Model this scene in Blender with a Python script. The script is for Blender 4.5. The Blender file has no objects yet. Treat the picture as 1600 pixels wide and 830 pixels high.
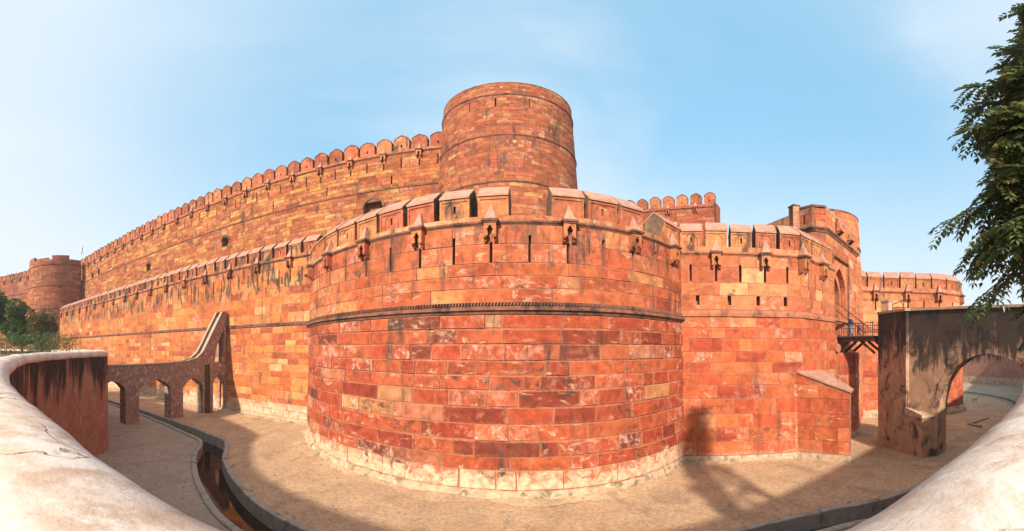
import bpy, math, random, bisect
from math import sin, cos, tan, pi, radians, hypot, atan2, sqrt
from mathutils import Vector, Matrix
from mathutils.geometry import tessellate_polygon
random.seed(11)
SC = bpy.context.scene
COL = SC.collection
EYE = (0.0, 0.0, 8.0)

# ------------------------------------------------------------------ camera (the photograph is a stitched wide panorama)
cam = bpy.data.cameras.new('camera')
cam.type = 'PANO'; cam.panorama_type = 'EQUIRECTANGULAR'
PXR = 570.0
cam.longitude_min = -800 / PXR; cam.longitude_max = 800 / PXR
cam.latitude_min = -286 / PXR; cam.latitude_max = 544 / PXR
cam.clip_start = 0.05; cam.clip_end = 3000
camo = bpy.data.objects.new('camera', cam); COL.objects.link(camo)
camo.location = EYE; camo.rotation_euler = (pi / 2, 0, 0)
SC.camera = camo

# ------------------------------------------------------------------ sky, sun, exposure
SUN_DIR = Vector((0.47, 1.72, -1.0)).normalized()          # the way the light travels
sun_el = math.asin(-SUN_DIR.z)
W = bpy.data.worlds.new('World'); SC.world = W; W.use_nodes = True
nt = W.node_tree; nt.nodes.clear()
def wn(t): return nt.nodes.new(t)
sky = wn('ShaderNodeTexSky'); sky.sky_type = 'NISHITA'; sky.sun_disc = False
sky.sun_elevation = sun_el
sky.sun_rotation = atan2(-SUN_DIR.x, -SUN_DIR.y)
sky.altitude = 100; sky.air_density = 1.5; sky.dust_density = 0.6; sky.ozone_density = 3.0
tc = wn('ShaderNodeTexCoord')
mp = wn('ShaderNodeMapping'); mp.inputs['Scale'].default_value = (1.0, 1.0, 1.7); mp.inputs['Location'].default_value = (3.4, 0.9, 0.2)
ns = wn('ShaderNodeTexNoise'); ns.inputs['Scale'].default_value = 1.0; ns.inputs['Detail'].default_value = 6.5; ns.inputs['Roughness'].default_value = 0.5; ns.inputs['Distortion'].default_value = 0.35
def wramp(v, a, b, lo, hi):
    m = wn('ShaderNodeMapRange'); m.interpolation_type = 'SMOOTHSTEP'
    for i, x in enumerate((a, b, lo, hi)): m.inputs[i + 1].default_value = x
    nt.links.new(v, m.inputs[0]); return m.outputs[0]
def wmath(op, a, b):
    m = wn('ShaderNodeMath'); m.operation = op
    for i, x in enumerate((a, b)):
        if isinstance(x, float): m.inputs[i].default_value = x
        else: nt.links.new(x, m.inputs[i])
    return m.outputs[0]
L = nt.links.new
L(tc.outputs['Generated'], mp.inputs['Vector']); L(mp.outputs[0], ns.inputs['Vector'])
sx = wn('ShaderNodeSeparateXYZ'); L(tc.outputs['Generated'], sx.inputs[0])
dt = wn('ShaderNodeVectorMath'); dt.operation = 'DOT_PRODUCT'; L(tc.outputs['Generated'], dt.inputs[0])
dt.inputs[1].default_value = Vector((SUN_DIR.x, SUN_DIR.y, 0)).normalized()
cloud = wramp(ns.outputs['Fac'], .40, .72, 0., .66)               # thin high veil
low = wramp(sx.outputs['Z'], .02, .60, .80, .0)                  # dust haze towards the horizon
side = wramp(dt.outputs['Value'], -.10, .66, .74, 0.)              # brighter forward scatter on the sunward side
inv = lambda v: wmath('SUBTRACT', 1.0, v)
fac = inv(wmath('MULTIPLY', wmath('MULTIPLY', inv(cloud), inv(low)), inv(side)))
tn = wn('ShaderNodeMix'); tn.data_type = 'RGBA'; tn.blend_type = 'MIX'; tn.inputs[0].default_value = 0.72
tn.inputs[7].default_value = (1.55, 3.15, 4.35, 1)
mix = wn('ShaderNodeMix'); mix.data_type = 'RGBA'; mix.inputs[7].default_value = (3.95, 4.25, 4.55, 1)
bg = wn('ShaderNodeBackground'); bg.inputs['Strength'].default_value = 0.15
out = wn('ShaderNodeOutputWorld')
L(sky.outputs[0], tn.inputs[6]); L(fac, mix.inputs[0]); L(tn.outputs[2], mix.inputs[6]); L(mix.outputs[2], bg.inputs['Color'])
L(bg.outputs[0], out.inputs['Surface'])
sl = bpy.data.lights.new('sun', 'SUN'); sl.energy = 5.0; sl.angle = radians(1.8); sl.color = (1.0, 0.89, 0.74)
so = bpy.data.objects.new('sun', sl); COL.objects.link(so); so.location = (0, -60, 60)
so.rotation_euler = SUN_DIR.to_track_quat('-Z', 'Y').to_euler()
SC.view_settings.view_transform = 'Standard'; SC.view_settings.look = 'None'
SC.view_settings.exposure = 0.64; SC.view_settings.gamma = 1.0; SC.view_settings.use_curve_mapping = False
SC.cycles.use_denoising = True
SC.cycles.max_bounces = 6; SC.cycles.diffuse_bounces = 4

# ------------------------------------------------------------------ materials
class NB:
    def __init__(s, name):
        s.m = bpy.data.materials.new(name); s.m.use_nodes = True; s.t = s.m.node_tree; s.t.nodes.clear()
        s.out = s.n('ShaderNodeOutputMaterial'); s.b = s.n('ShaderNodeBsdfPrincipled')
        s.t.links.new(s.b.outputs[0], s.out.inputs['Surface'])
        s.b.inputs['Specular IOR Level'].default_value = 0.2
        s.b.inputs['Roughness'].default_value = 0.9
        s.geo = None
    def n(s, t): return s.t.nodes.new(t)
    def l(s, a, b): s.t.links.new(a, b)
    def pos(s):
        if s.geo is None: s.geo = s.n('ShaderNodeNewGeometry')
        return s.geo.outputs['Position']
    def map(s, src, scale=(1, 1, 1), loc=(0, 0, 0)):
        m = s.n('ShaderNodeMapping'); m.inputs['Scale'].default_value = scale; m.inputs['Location'].default_value = loc
        s.l(src, m.inputs['Vector']); return m.outputs[0]
    def noise(s, vec, scale, detail=5, rough=.55, dist=0, w=None):
        n = s.n('ShaderNodeTexNoise')
        if w is not None: n.noise_dimensions = '4D'; s.l(w, n.inputs['W'])
        n.inputs['Scale'].default_value = scale; n.inputs['Detail'].default_value = detail
        n.inputs['Roughness'].default_value = rough; n.inputs['Distortion'].default_value = dist
        s.l(vec, n.inputs['Vector']); return n.outputs['Fac']
    def ramp(s, v, a, b, lo=0., hi=1.):
        m = s.n('ShaderNodeMapRange'); m.interpolation_type = 'SMOOTHSTEP'
        m.inputs[1].default_value = a; m.inputs[2].default_value = b; m.inputs[3].default_value = lo; m.inputs[4].default_value = hi
        s.l(v, m.inputs[0]); return m.outputs[0]
    def math(s, op, a, b=None):
        m = s.n('ShaderNodeMath'); m.operation = op
        for i, x in enumerate((a, b)):
            if x is None: continue
            if isinstance(x, (int, float)): m.inputs[i].default_value = x
            else: s.l(x, m.inputs[i])
        return m.outputs[0]
    def mixc(s, f, a, b, mode='MIX'):
        m = s.n('ShaderNodeMix'); m.data_type = 'RGBA'; m.blend_type = mode
        for i, x in ((0, f), (6, a), (7, b)):
            if isinstance(x, (int, float)): m.inputs[i].default_value = x
            elif isinstance(x, tuple): m.inputs[i].default_value = (*x, 1) if len(x) == 3 else x
            else: s.l(x, m.inputs[i])
        return m.outputs[2]
    def bump(s, h, strength=.3, dist=.02):
        b = s.n('ShaderNodeBump'); b.inputs['Strength'].default_value = strength; b.inputs['Distance'].default_value = dist
        s.l(h, b.inputs['Height']); s.l(b.outputs[0], s.b.inputs['Normal'])
    def z(s):
        x = s.n('ShaderNodeSeparateXYZ'); s.l(s.pos(), x.inputs[0]); return x.outputs['Z']
    def attr(s, nm, o='Color'):
        a = s.n('ShaderNodeAttribute'); a.attribute_name = nm; return a.outputs[o]
    def done(s, col): s.l(col, s.b.inputs['Base Color']); return s.m

def stone_mat(name, stain=.35, szone=None, white=0., wz=2.4, vein=(.62, .40, .25), veinlo=.55, mott=(.68, 1.22), bump=.35, rim=(.40, .20, .12), rima=.6, soot=.0, pale=.2):
    """dressed sandstone: per-block tint with bedding veins, mottling, mortar-smeared edges, black streaks and salt bloom near the ground"""
    k = NB(name); P = k.pos()
    tint = k.attr('tint')
    ex = k.n('ShaderNodeSeparateXYZ'); k.l(k.attr('extra', 'Vector'), ex.inputs[0])
    lc = k.n('ShaderNodeSeparateXYZ'); k.l(k.attr('loc', 'Vector'), lc.inputs[0])
    seed = k.math('MULTIPLY', ex.outputs[0], 60.0)
    # broad warm/cool drift over the whole wall, and softer drift inside each block
    big = k.noise(P, .16, 3, .5, .5)
    col = k.mixc(k.ramp(big, .35, .7, 0, .45), tint, k.mixc(1.0, tint, (.78, .66, .66), 'MULTIPLY'))
    ins = k.noise(P, 1.1, 5, .6, 1.2, w=seed)
    col = k.mixc(k.ramp(ins, .42, .68, 0, .75), col, k.mixc(1.0, col, (.60, .50, .50), 'MULTIPLY'))
    # bedding veins and lime bloom in some blocks
    v = k.noise(k.map(P, (1, 1, 1.9)), .8, 9, .66, 1.5, w=seed)
    vm = k.math('MULTIPLY', k.ramp(v, veinlo, veinlo + .11), ex.outputs[1])
    col = k.mixc(vm, col, vein)
    v2 = k.noise(k.map(P, (1, 1, .8), (4, 9, 3)), 2.6, 8, .72, .8, w=seed)
    bm = k.math('MULTIPLY', k.ramp(v2, .47, .62), ex.outputs[2])           # lime bloom on the blocks that carry it
    col = k.mixc(k.math('MULTIPLY', bm, k.ramp(k.noise(P, .5, 3, .5), .36, .6, .35, 1.)), col, (.58, .35, .26))
    v3 = k.noise(k.map(P, (1, 1, 1.2), (8, 1, 6)), 1.5, 8, .7, .6, w=seed)      # black crust on a few
    col = k.mixc(k.math('MULTIPLY', k.ramp(v3, .50, .64), k.ramp(ex.outputs[2], -.55, -.2, .85, 0.)), col, (.06, .04, .032))
    m = k.noise(P, 2.1, 8, .68, .3)
    mr = k.ramp(m, .25, .75, mott[0], mott[1])
    cr = k.n('ShaderNodeCombineColor'); [k.l(mr, cr.inputs[i]) for i in range(3)]
    col = k.mixc(1.0, col, cr.outputs[0], 'MULTIPLY')
    # mortar smeared ragged over the block edges
    dx = k.math('MULTIPLY', k.math('SUBTRACT', 1.0, k.math('ABSOLUTE', lc.outputs[0])), lc.outputs[2])
    dy = k.math('MULTIPLY', k.math('SUBTRACT', 1.0, k.math('ABSOLUTE', lc.outputs[1])), .38)
    en = k.noise(P, 4.5, 6, .7)
    d = k.math('ADD', k.math('MINIMUM', dx, dy), k.math('MULTIPLY', k.math('SUBTRACT', en, .5), .26))
    inside = k.ramp(k.math('MAXIMUM', k.math('ABSOLUTE', lc.outputs[0]), k.math('ABSOLUTE', lc.outputs[1])), 0.0, .05)
    rm = k.math('MULTIPLY', k.ramp(d, -.02, .07, rima, 0.), k.ramp(lc.outputs[2], .02, .05))
    col = k.mixc(rm, col, rim)
    pw = k.noise(k.map(P, (1, 1, .7), (1, 6, 4)), .8, 9, .7, .7)
    col = k.mixc(k.ramp(pw, .56, .70, 0, pale), col, (.60, .38, .25))
    # rain streaks and soot
    s = k.noise(k.map(P, (1.25, 1.25, .16)), 1.0, 7, .66, .3)
    s2 = k.noise(P, .33, 3, .5)
    sm = k.math('MULTIPLY', k.ramp(s, .51, .66), k.ramp(s2, .43, .58))
    if soot:
        bl = k.noise(k.map(P, (1, 1, 1.6), (2, 2, 5)), .9, 8, .7, .5)
        sm = k.math('MAXIMUM', sm, k.ramp(bl, .57, .70, 0, soot))
    if szone:
        zz = k.z()
        band = k.math('MULTIPLY', k.ramp(zz, szone[0] - 1.2, szone[0] + .4), k.ramp(zz, szone[1], szone[1] + .5, 1, 0))
        st2 = k.noise(k.map(P, (1.5, 1.5, .42), (7, 3, 1)), 1.0, 7, .68, .3)
        sm = k.math('MAXIMUM', k.math('MULTIPLY', sm, stain), k.math('MULTIPLY', band, k.ramp(st2, .47, .60, 0, szone[2])))
    else:
        sm = k.math('MULTIPLY', sm, stain)
    col = k.mixc(sm, col, (.05, .038, .032))
    if white > 0:
        w = k.noise(P, 1.3, 7, .7, .6)
        zz = k.z()
        wm = k.math('ADD', k.ramp(zz, .3, wz, 1., 0.), k.math('MULTIPLY', k.math('SUBTRACT', w, .5), 2.6))
        wm = k.math('MULTIPLY', k.ramp(wm, .45, .85), k.ramp(zz, wz, wz + 1.4, white, 0.))
        col = k.mixc(wm, col, k.mixc(k.ramp(k.noise(P, 2.4, 6, .7, .5), .4, .66), (.62, .43, .29), (.47, .23, .14)))
        lich = k.noise(P, 3.2, 6, .7)
        lm = k.math('MULTIPLY', k.ramp(lich, .50, .66), k.ramp(zz, .3, 1.4, .7, 0.))
        col = k.mixc(lm, col, (.22, .17, .09))
    f = k.noise(P, 11, 8, .7)
    k.bump(k.math('ADD', k.math('MULTIPLY', f, .6), k.math('MULTIPLY', m, .8)), bump, .05)
    return k.done(col)

def plain(name, colA, colB, scale=2.0, dark=None, bump=.3, bs=10, rough=.9, streak=None, spec=.2, top=None, dist=.4):
    k = NB(name); P = k.pos()
    a = k.ramp(k.noise(P, scale, 8, .65, dist), .3, .7)
    col = k.mixc(a, colA, colB)
    if dark:
        d = k.ramp(k.noise(k.map(P, dark[2], (3, 8, 2)), dark[3], 7, .66, .4), dark[4], dark[4] + dark[5], 0, dark[1])
        col = k.mixc(d, col, dark[0])
    if streak:
        zz = k.z()
        s = k.noise(k.map(P, (1.4, 1.4, .26), (1, 5, 2)), 1.0, 8, .7, .5)
        b = k.ramp(zz, streak[1], streak[2])
        v = k.math('ADD', s, k.math('MULTIPLY', b, streak[3]))
        col = k.mixc(k.ramp(v, .62, .80, 0, streak[4]), col, streak[0])
    k.b.inputs['Roughness'].default_value = rough; k.b.inputs['Specular IOR Level'].default_value = spec
    k.bump(k.noise(P, bs, 8, .7), bump, .04)
    return k.done(col)

M = {}
M['stone'] = stone_mat('red_sandstone_bastion', .95, (13.6, 14.6, .6), 1.0, 2.9, vein=(.60, .34, .20), veinlo=.54, rim=(.40, .155, .085), rima=.75, soot=.7, bump=.6)
M['stone_left'] = stone_mat('orange_sandstone_wall', .6, (14.6, 18.0, .95), .95, 3.0, vein=(.62, .36, .14), veinlo=.57, mott=(.74, 1.16), rim=(.50, .24, .11), soot=.6)
M['stone_right'] = stone_mat('orange_sandstone_gate', .5, None, .3, 1.2, vein=(.66, .38, .22), veinlo=.56, mott=(.78, 1.14), rim=(.46, .20, .12), rima=.5, soot=.25)
M['stone_inner'] = stone_mat('weathered_sandstone', .75, None, 0, vein=(.55, .31, .10), veinlo=.56, mott=(.58, 1.15), rim=(.30, .13, .06), soot=.8)
M['stone_tower'] = stone_mat('brown_sandstone', .9, None, 0, vein=(.50, .29, .12), veinlo=.57, mott=(.62, 1.18), rim=(.34, .16, .09), soot=.65)
M['merlon'] = stone_mat('parapet_sandstone', .9, (17.4, 20.1, .96), 0, vein=(.60, .40, .20), veinlo=.56, soot=.7)
M['mortar'] = plain('lime_mortar', (.29, .095, .048), (.40, .165, .09), 1.6, ((.05, .035, .03), .8, (1, 1, .25), .8, .52, .14))
M['mortar_dark'] = plain('old_mortar', (.23, .088, .044), (.32, .145, .07), 1.6, ((.04, .03, .027), .8, (1, 1, .3), .8, .5, .14))
M['cap'] = plain('pink_capstone', (.33, .155, .105), (.43, .245, .175), 1.8, ((.12, .085, .07), .75, (1, 1, 1), 1.3, .58, .14))
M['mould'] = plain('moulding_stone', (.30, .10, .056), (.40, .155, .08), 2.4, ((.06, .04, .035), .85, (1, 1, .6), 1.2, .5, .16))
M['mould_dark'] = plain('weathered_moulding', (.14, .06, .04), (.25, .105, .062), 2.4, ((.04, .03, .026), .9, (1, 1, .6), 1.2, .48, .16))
M['plinth'] = plain('salt_stained_plinth', (.52, .38, .26), (.33, .22, .14), 2.4, ((.13, .11, .06), .8, (1, 1, 1), 1.7, .5, .14), bump=.7, bs=6)
M['retain'] = plain('stained_moat_plaster', (.29, .115, .075), (.38, .19, .13), 1.1, ((.55, .42, .36), .75, (1, 1, .8), 2.2, .60, .1), streak=((.022, .019, .018), 2.5, 8.0, .34, .93), bump=.5)
def crest_mat():
    k = NB('smooth_coping'); P = k.pos()
    col = k.mixc(k.ramp(k.noise(P, 1.6, 8, .66, .6), .36, .64), (.55, .40, .30), (.70, .60, .52))
    col = k.mixc(k.ramp(k.noise(k.map(P, (1, 1, 1), (4, 1, 7)), 2.4, 9, .7, .5), .50, .66, 0, .75), col, (.45, .28, .19))
    col = k.mixc(k.ramp(k.noise(P, 5.5, 8, .72, .2), .56, .70, 0, .55), col, (.82, .76, .70))
    g = k.noise(P, 42, 5, .7)
    col = k.mixc(k.ramp(g, .60, .70, 0, .5), col, (.30, .20, .14))
    col = k.mixc(k.ramp(k.noise(P, 1.1, 8, .75, .4), .60, .74, 0, .55), col, (.24, .20, .17))
    wp = k.n('ShaderNodeVectorMath'); wp.operation = 'ADD'; k.l(P, wp.inputs[0])
    nz = k.n('ShaderNodeTexNoise'); nz.inputs['Scale'].default_value = 2.2; nz.inputs['Detail'].default_value = 6; k.l(P, nz.inputs['Vector'])
    sc = k.n('ShaderNodeVectorMath'); sc.operation = 'SCALE'; sc.inputs['Scale'].default_value = .7; k.l(nz.outputs['Color'], sc.inputs[0]); k.l(sc.outputs[0], wp.inputs[1])
    vo = k.n('ShaderNodeTexVoronoi'); vo.feature = 'DISTANCE_TO_EDGE'; vo.inputs['Scale'].default_value = .55; k.l(wp.outputs[0], vo.inputs['Vector'])
    ck = k.math('MULTIPLY', k.ramp(vo.outputs['Distance'], .002, .009, 1, 0), k.ramp(k.noise(P, .9, 3), .5, .56))
    col = k.mixc(k.math('MULTIPLY', ck, .75), col, (.16, .10, .07))
    h = k.math('SUBTRACT', k.math('ADD', k.math('MULTIPLY', g, .25), k.noise(P, 6, 7, .7)), k.math('MULTIPLY', ck, .8))
    k.bump(h, .45, .03)
    return k.done(col)
M['crest'] = crest_mat()
M['bridge'] = plain('bridge_plaster', (.48, .29, .175), (.35, .185, .115), 1.2, ((.035, .03, .027), .88, (1, 1, .8), .95, .49, .16), streak=((.025, .021, .02), 4.0, 11.0, .42, .92), bump=.6)
M['bridge_top'] = plain('bridge_coping', (.32, .22, .16), (.42, .30, .22), 2)
M['aqua'] = plain('aqueduct_masonry', (.22, .12, .09), (.34, .22, .17), 1.7, ((.62, .50, .46), .8, (1, 1, 1), 3.4, .54, .1), streak=((.03, .026, .024), 3.0, 9.0, .06, .6), bump=.8, bs=7)
M['wet'] = plain('wet_stained_pier', (.045, .035, .02), (.10, .075, .035), 2, ((.02, .018, .015), .8, (1, 1, .3), 1.2, .5, .2))
def earth(name, A, B, C, D):
    k = NB(name); P = k.pos()
    col = k.mixc(k.ramp(k.noise(P, .35, 6, .6, 1.0), .35, .65), A, B)
    col = k.mixc(k.ramp(k.noise(k.map(P, (1, .6, 1), (5, 2, 0)), .55, 8, .68, .8), .50, .66, 0, .8), col, C)
    col = k.mixc(k.ramp(k.noise(P, 1.9, 8, .7, .3), .54, .68, 0, .55), col, D)
    g = k.noise(P, 16, 6, .75); fine = k.ramp(k.math('ADD', k.math('MULTIPLY', g, .55), k.math('MULTIPLY', k.noise(P, 5, 7, .75), .45)), .32, .68, .55, 1.36)
    cr = k.n('ShaderNodeCombineColor'); [k.l(fine, cr.inputs[i]) for i in range(3)]
    col = k.mixc(1.0, col, cr.outputs[0], 'MULTIPLY')
    k.bump(k.math('ADD', g, k.noise(P, 3, 6, .65)), .9, .05)
    return k.done(col)
M['dirt'] = earth('packed_earth', (.54, .35, .205), (.45, .29, .175), (.33, .215, .135), (.25, .19, .115))
M['paving'] = earth('grey_packed_ground', (.43, .315, .225), (.36, .265, .19), (.30, .215, .155), (.25, .195, .13))
M['bank'] = plain('bank_earth', (.26, .19, .12), (.17, .14, .08), .3, bump=.6)
M['kerb'] = plain('concrete_kerb', (.36, .30, .24), (.27, .225, .18), 2.2, ((.12, .10, .08), .8, (1, 1, .5), 1.6, .53, .15), bump=.5)
M['mud'] = plain('wet_mud', (.045, .028, .02), (.10, .045, .025), .9, bump=.6, bs=5)
M['iron'] = plain('dark_iron', (.035, .018, .013), (.06, .03, .02), 6, rough=.6, spec=.4)
M['timber'] = plain('dark_timber', (.05, .032, .022), (.085, .055, .036), 5)
M['void'] = plain('gate_interior_shaded', (.10, .034, .022), (.07, .024, .016), 1.5)  # red stone darkened: the passage's shade is put into the colour
M['concrete_post'] = plain('plastered_post', (.44, .24, .15), (.52, .32, .21), 2)
M['bark'] = plain('bark', (.09, .065, .045), (.15, .11, .08), 6, bump=.9, bs=12)
M['skin'] = plain('skin', (.30, .16, .10), (.32, .17, .11), 5, bump=.05)
M['hair'] = plain('black_hair', (.012, .01, .009), (.02, .016, .014), 12)
M['navy'] = plain('navy_jacket', (.02, .035, .13), (.03, .05, .17), 8)
M['blue'] = plain('blue_jacket', (.03, .06, .20), (.045, .09, .26), 8)
M['jeans'] = plain('blue_jeans', (.07, .14, .30), (.10, .19, .37), 9)
M['charcoal'] = plain('charcoal_cloth', (.018, .018, .022), (.03, .03, .035), 9)
M['dogfur'] = plain('tan_fur', (.50, .33, .15), (.60, .42, .21), 12)
def water_mat():
    k = NB('channel_water'); P = k.pos()
    k.b.inputs['Roughness'].default_value = .06; k.b.inputs['Specular IOR Level'].default_value = .5
    n = k.noise(P, .8, 6, .6, .5)
    c = k.mixc(k.ramp(n, .46, .66), (.010, .008, .007), (.055, .021, .012))
    k.bump(k.noise(P, 5, 3), .06, .02)
    return k.done(c)
M['water'] = water_mat()
def leaf_mat(name, a, b, c, trans=.25):
    k = NB(name)
    at = k.n('ShaderNodeSeparateXYZ'); k.l(k.attr('extra', 'Vector'), at.inputs[0])
    col = k.mixc(k.ramp(at.outputs[0], 0, .8), a, b)
    col = k.mixc(k.ramp(at.outputs[0], .86, .95), col, c)
    k.b.inputs['Roughness'].default_value = .38; k.b.inputs['Specular IOR Level'].default_value = .5
    tr = k.n('ShaderNodeBsdfTranslucent'); k.l(col, tr.inputs[0])
    mixs = k.n('ShaderNodeMixShader'); mixs.inputs[0].default_value = trans
    k.l(k.b.outputs[0], mixs.inputs[1]); k.l(tr.outputs[0], mixs.inputs[2]); k.l(mixs.outputs[0], k.out.inputs['Surface'])
    return k.done(col)
M['leaf'] = leaf_mat('dark_pinnate_leaf', (.065, .11, .04), (.15, .20, .07), (.30, .26, .09), .35)
M['leaf_far'] = leaf_mat('far_leaf', (.06, .105, .028), (.11, .17, .045), (.20, .22, .06))
M['leaf_rust'] = leaf_mat('rusty_leaf', (.085, .10, .03), (.17, .13, .05), (.30, .12, .05))
M['hedge'] = leaf_mat('hedge_leaf', (.06, .105, .025), (.12, .18, .045), (.22, .24, .07))

# ------------------------------------------------------------------ mesh builders
class MB:
    def __init__(s): s.v = []; s.f = []; s.t = []; s.e = []; s.lo = {}; s.ct = (.4, .15, .08); s.ce = (.5, .3, 0)
    def pt(s, p): s.v.append(p); s.t.append(s.ct); s.e.append(s.ce); return len(s.v) - 1
    def quad(s, a, b, c, d):
        i = [s.pt(x) for x in (a, b, c, d)]; s.f.append(tuple(i))
    def poly(s, ps): s.f.append(tuple(s.pt(p) for p in ps))
    def box(s, x0, x1, y0, y1, z0, z1):
        p = [(x, y, z) for z in (z0, z1) for y in (y0, y1) for x in (x0, x1)]
        i = [s.pt(q) for q in p]
        for q in ((0, 2, 3, 1), (4, 5, 7, 6), (0, 1, 5, 4), (2, 6, 7, 3), (0, 4, 6, 2), (1, 3, 7, 5)): s.f.append(tuple(i[k] for k in q))
    def obox(s, c, ax, ay, hx, hy, z0, z1):
        """box about plan point c with plan axes ax, ay"""
        q = [(c[0] + ax[0] * a * hx + ay[0] * b * hy, c[1] + ax[1] * a * hx + ay[1] * b * hy) for a, b in ((-1, -1), (1, -1), (1, 1), (-1, 1))]
        s.prism(q, z0, z1)
    def prism(s, plan, z0, z1):
        n = len(plan); zt = z1 if isinstance(z1, (list, tuple)) else [z1] * n
        a = [s.pt((p[0], p[1], z0)) for p in plan]; b = [s.pt((p[0], p[1], zt[i])) for i, p in enumerate(plan)]
        for i in range(n): j = (i + 1) % n; s.f.append((a[i], a[j], b[j], b[i]))
        s.f.append(tuple(b)); s.f.append(tuple(a[::-1]))
    def solid(s, loops, fmap, d0, d1):
        """plate with holes: loops of 2-D points, fmap(a, b, depth) -> 3-D, extruded d0..d1"""
        flat = [p for lp in loops for p in lp]
        tri = tessellate_polygon([[Vector((p[0], p[1], 0)) for p in lp] for lp in loops])
        A = [s.pt(fmap(p[0], p[1], d0)) for p in flat]; B = [s.pt(fmap(p[0], p[1], d1)) for p in flat]
        for t in tri: s.f.append(tuple(A[i] for i in t)); s.f.append(tuple(B[i] for i in reversed(t)))
        o = 0
        for lp in loops:
            n = len(lp)
            for i in range(n):
                j = (i + 1) % n; s.f.append((A[o + i], A[o + j], B[o + j], B[o + i]))
            o += n
    def tube(s, pts, rads, n=7):
        rings = []
        for i, p in enumerate(pts):
            p = Vector(p)
            d = (Vector(pts[min(i + 1, len(pts) - 1)]) - Vector(pts[max(i - 1, 0)])).normalized()
            a = d.cross(Vector((0.31, .17, .93))); a = a.normalized() if a.length > 1e-3 else Vector((1, 0, 0)); b = d.cross(a)
            r = rads[i] if isinstance(rads, (list, tuple)) else rads
            rings.append([s.pt(tuple(p + a * (r * cos(2 * pi * k / n)) + b * (r * sin(2 * pi * k / n)))) for k in range(n)])
        for i in range(len(rings) - 1):
            for k in range(n):
                s.f.append((rings[i][k], rings[i][(k + 1) % n], rings[i + 1][(k + 1) % n], rings[i + 1][k]))
        s.f.append(tuple(rings[0])); s.f.append(tuple(rings[-1]))
    def mesh(s, name, mat, o=(0, 0, 0), smooth=False):
        me = bpy.data.meshes.new(name)
        vs = s.v if o == (0, 0, 0) else [(a - o[0], b - o[1], c - o[2]) for a, b, c in s.v]
        me.from_pydata(vs, [], s.f)
        at = me.attributes.new('tint', 'FLOAT_COLOR', 'POINT'); at.data.foreach_set('color', [c for t in s.t for c in (*t, 1.0)])
        ae = me.attributes.new('extra', 'FLOAT_VECTOR', 'POINT'); ae.data.foreach_set('vector', [c for t in s.e for c in t])
        if s.lo:
            al = me.attributes.new('loc', 'FLOAT_VECTOR', 'POINT'); z3 = (0., 0., 0.); al.data.foreach_set('vector', [c for i in range(len(s.v)) for c in s.lo.get(i, z3)])
        me.materials.append(mat)
        if smooth: me.polygons.foreach_set('use_smooth', [True] * len(me.polygons))
        return me
    def build(s, name, mat, parent=None, smooth=False, kind=None):
        """link as one mesh object; vertices are given in world space, parents are unrotated empties at wloc"""
        pl = WL.get(parent.name, (0, 0, 0)) if parent is not None else (0, 0, 0)
        o = bpy.data.objects.new(name, s.mesh(name, mat if not isinstance(mat, str) else M[mat], pl, smooth))
        COL.objects.link(o)
        if parent is not None: o.parent = parent
        if parent is not None: WL[o.name] = pl
        if kind: o['kind'] = kind
        return o
WL = {}
def thing(name, label, cat, loc=(0, 0, 0), group=None):
    o = bpy.data.objects.new(name, None); COL.objects.link(o); o.location = loc; o.empty_display_size = .5
    o['label'] = label; o['category'] = cat; o['kind'] = 'thing'
    if group: o['group'] = group
    WL[o.name] = tuple(loc); return o
def tag(o, label, cat, group=None):
    o['label'] = label; o['category'] = cat
    if 'kind' not in o: o['kind'] = 'thing'
    if group: o['group'] = group
    return o
def put(me, name, parent, loc, rz=0, wparent=(0, 0, 0)):
    o = bpy.data.objects.new(name, me); COL.objects.link(o); o.parent = parent
    o.location = (loc[0] - wparent[0], loc[1] - wparent[1], loc[2] - wparent[2]); o.rotation_euler = (0, 0, rz); return o

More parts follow.
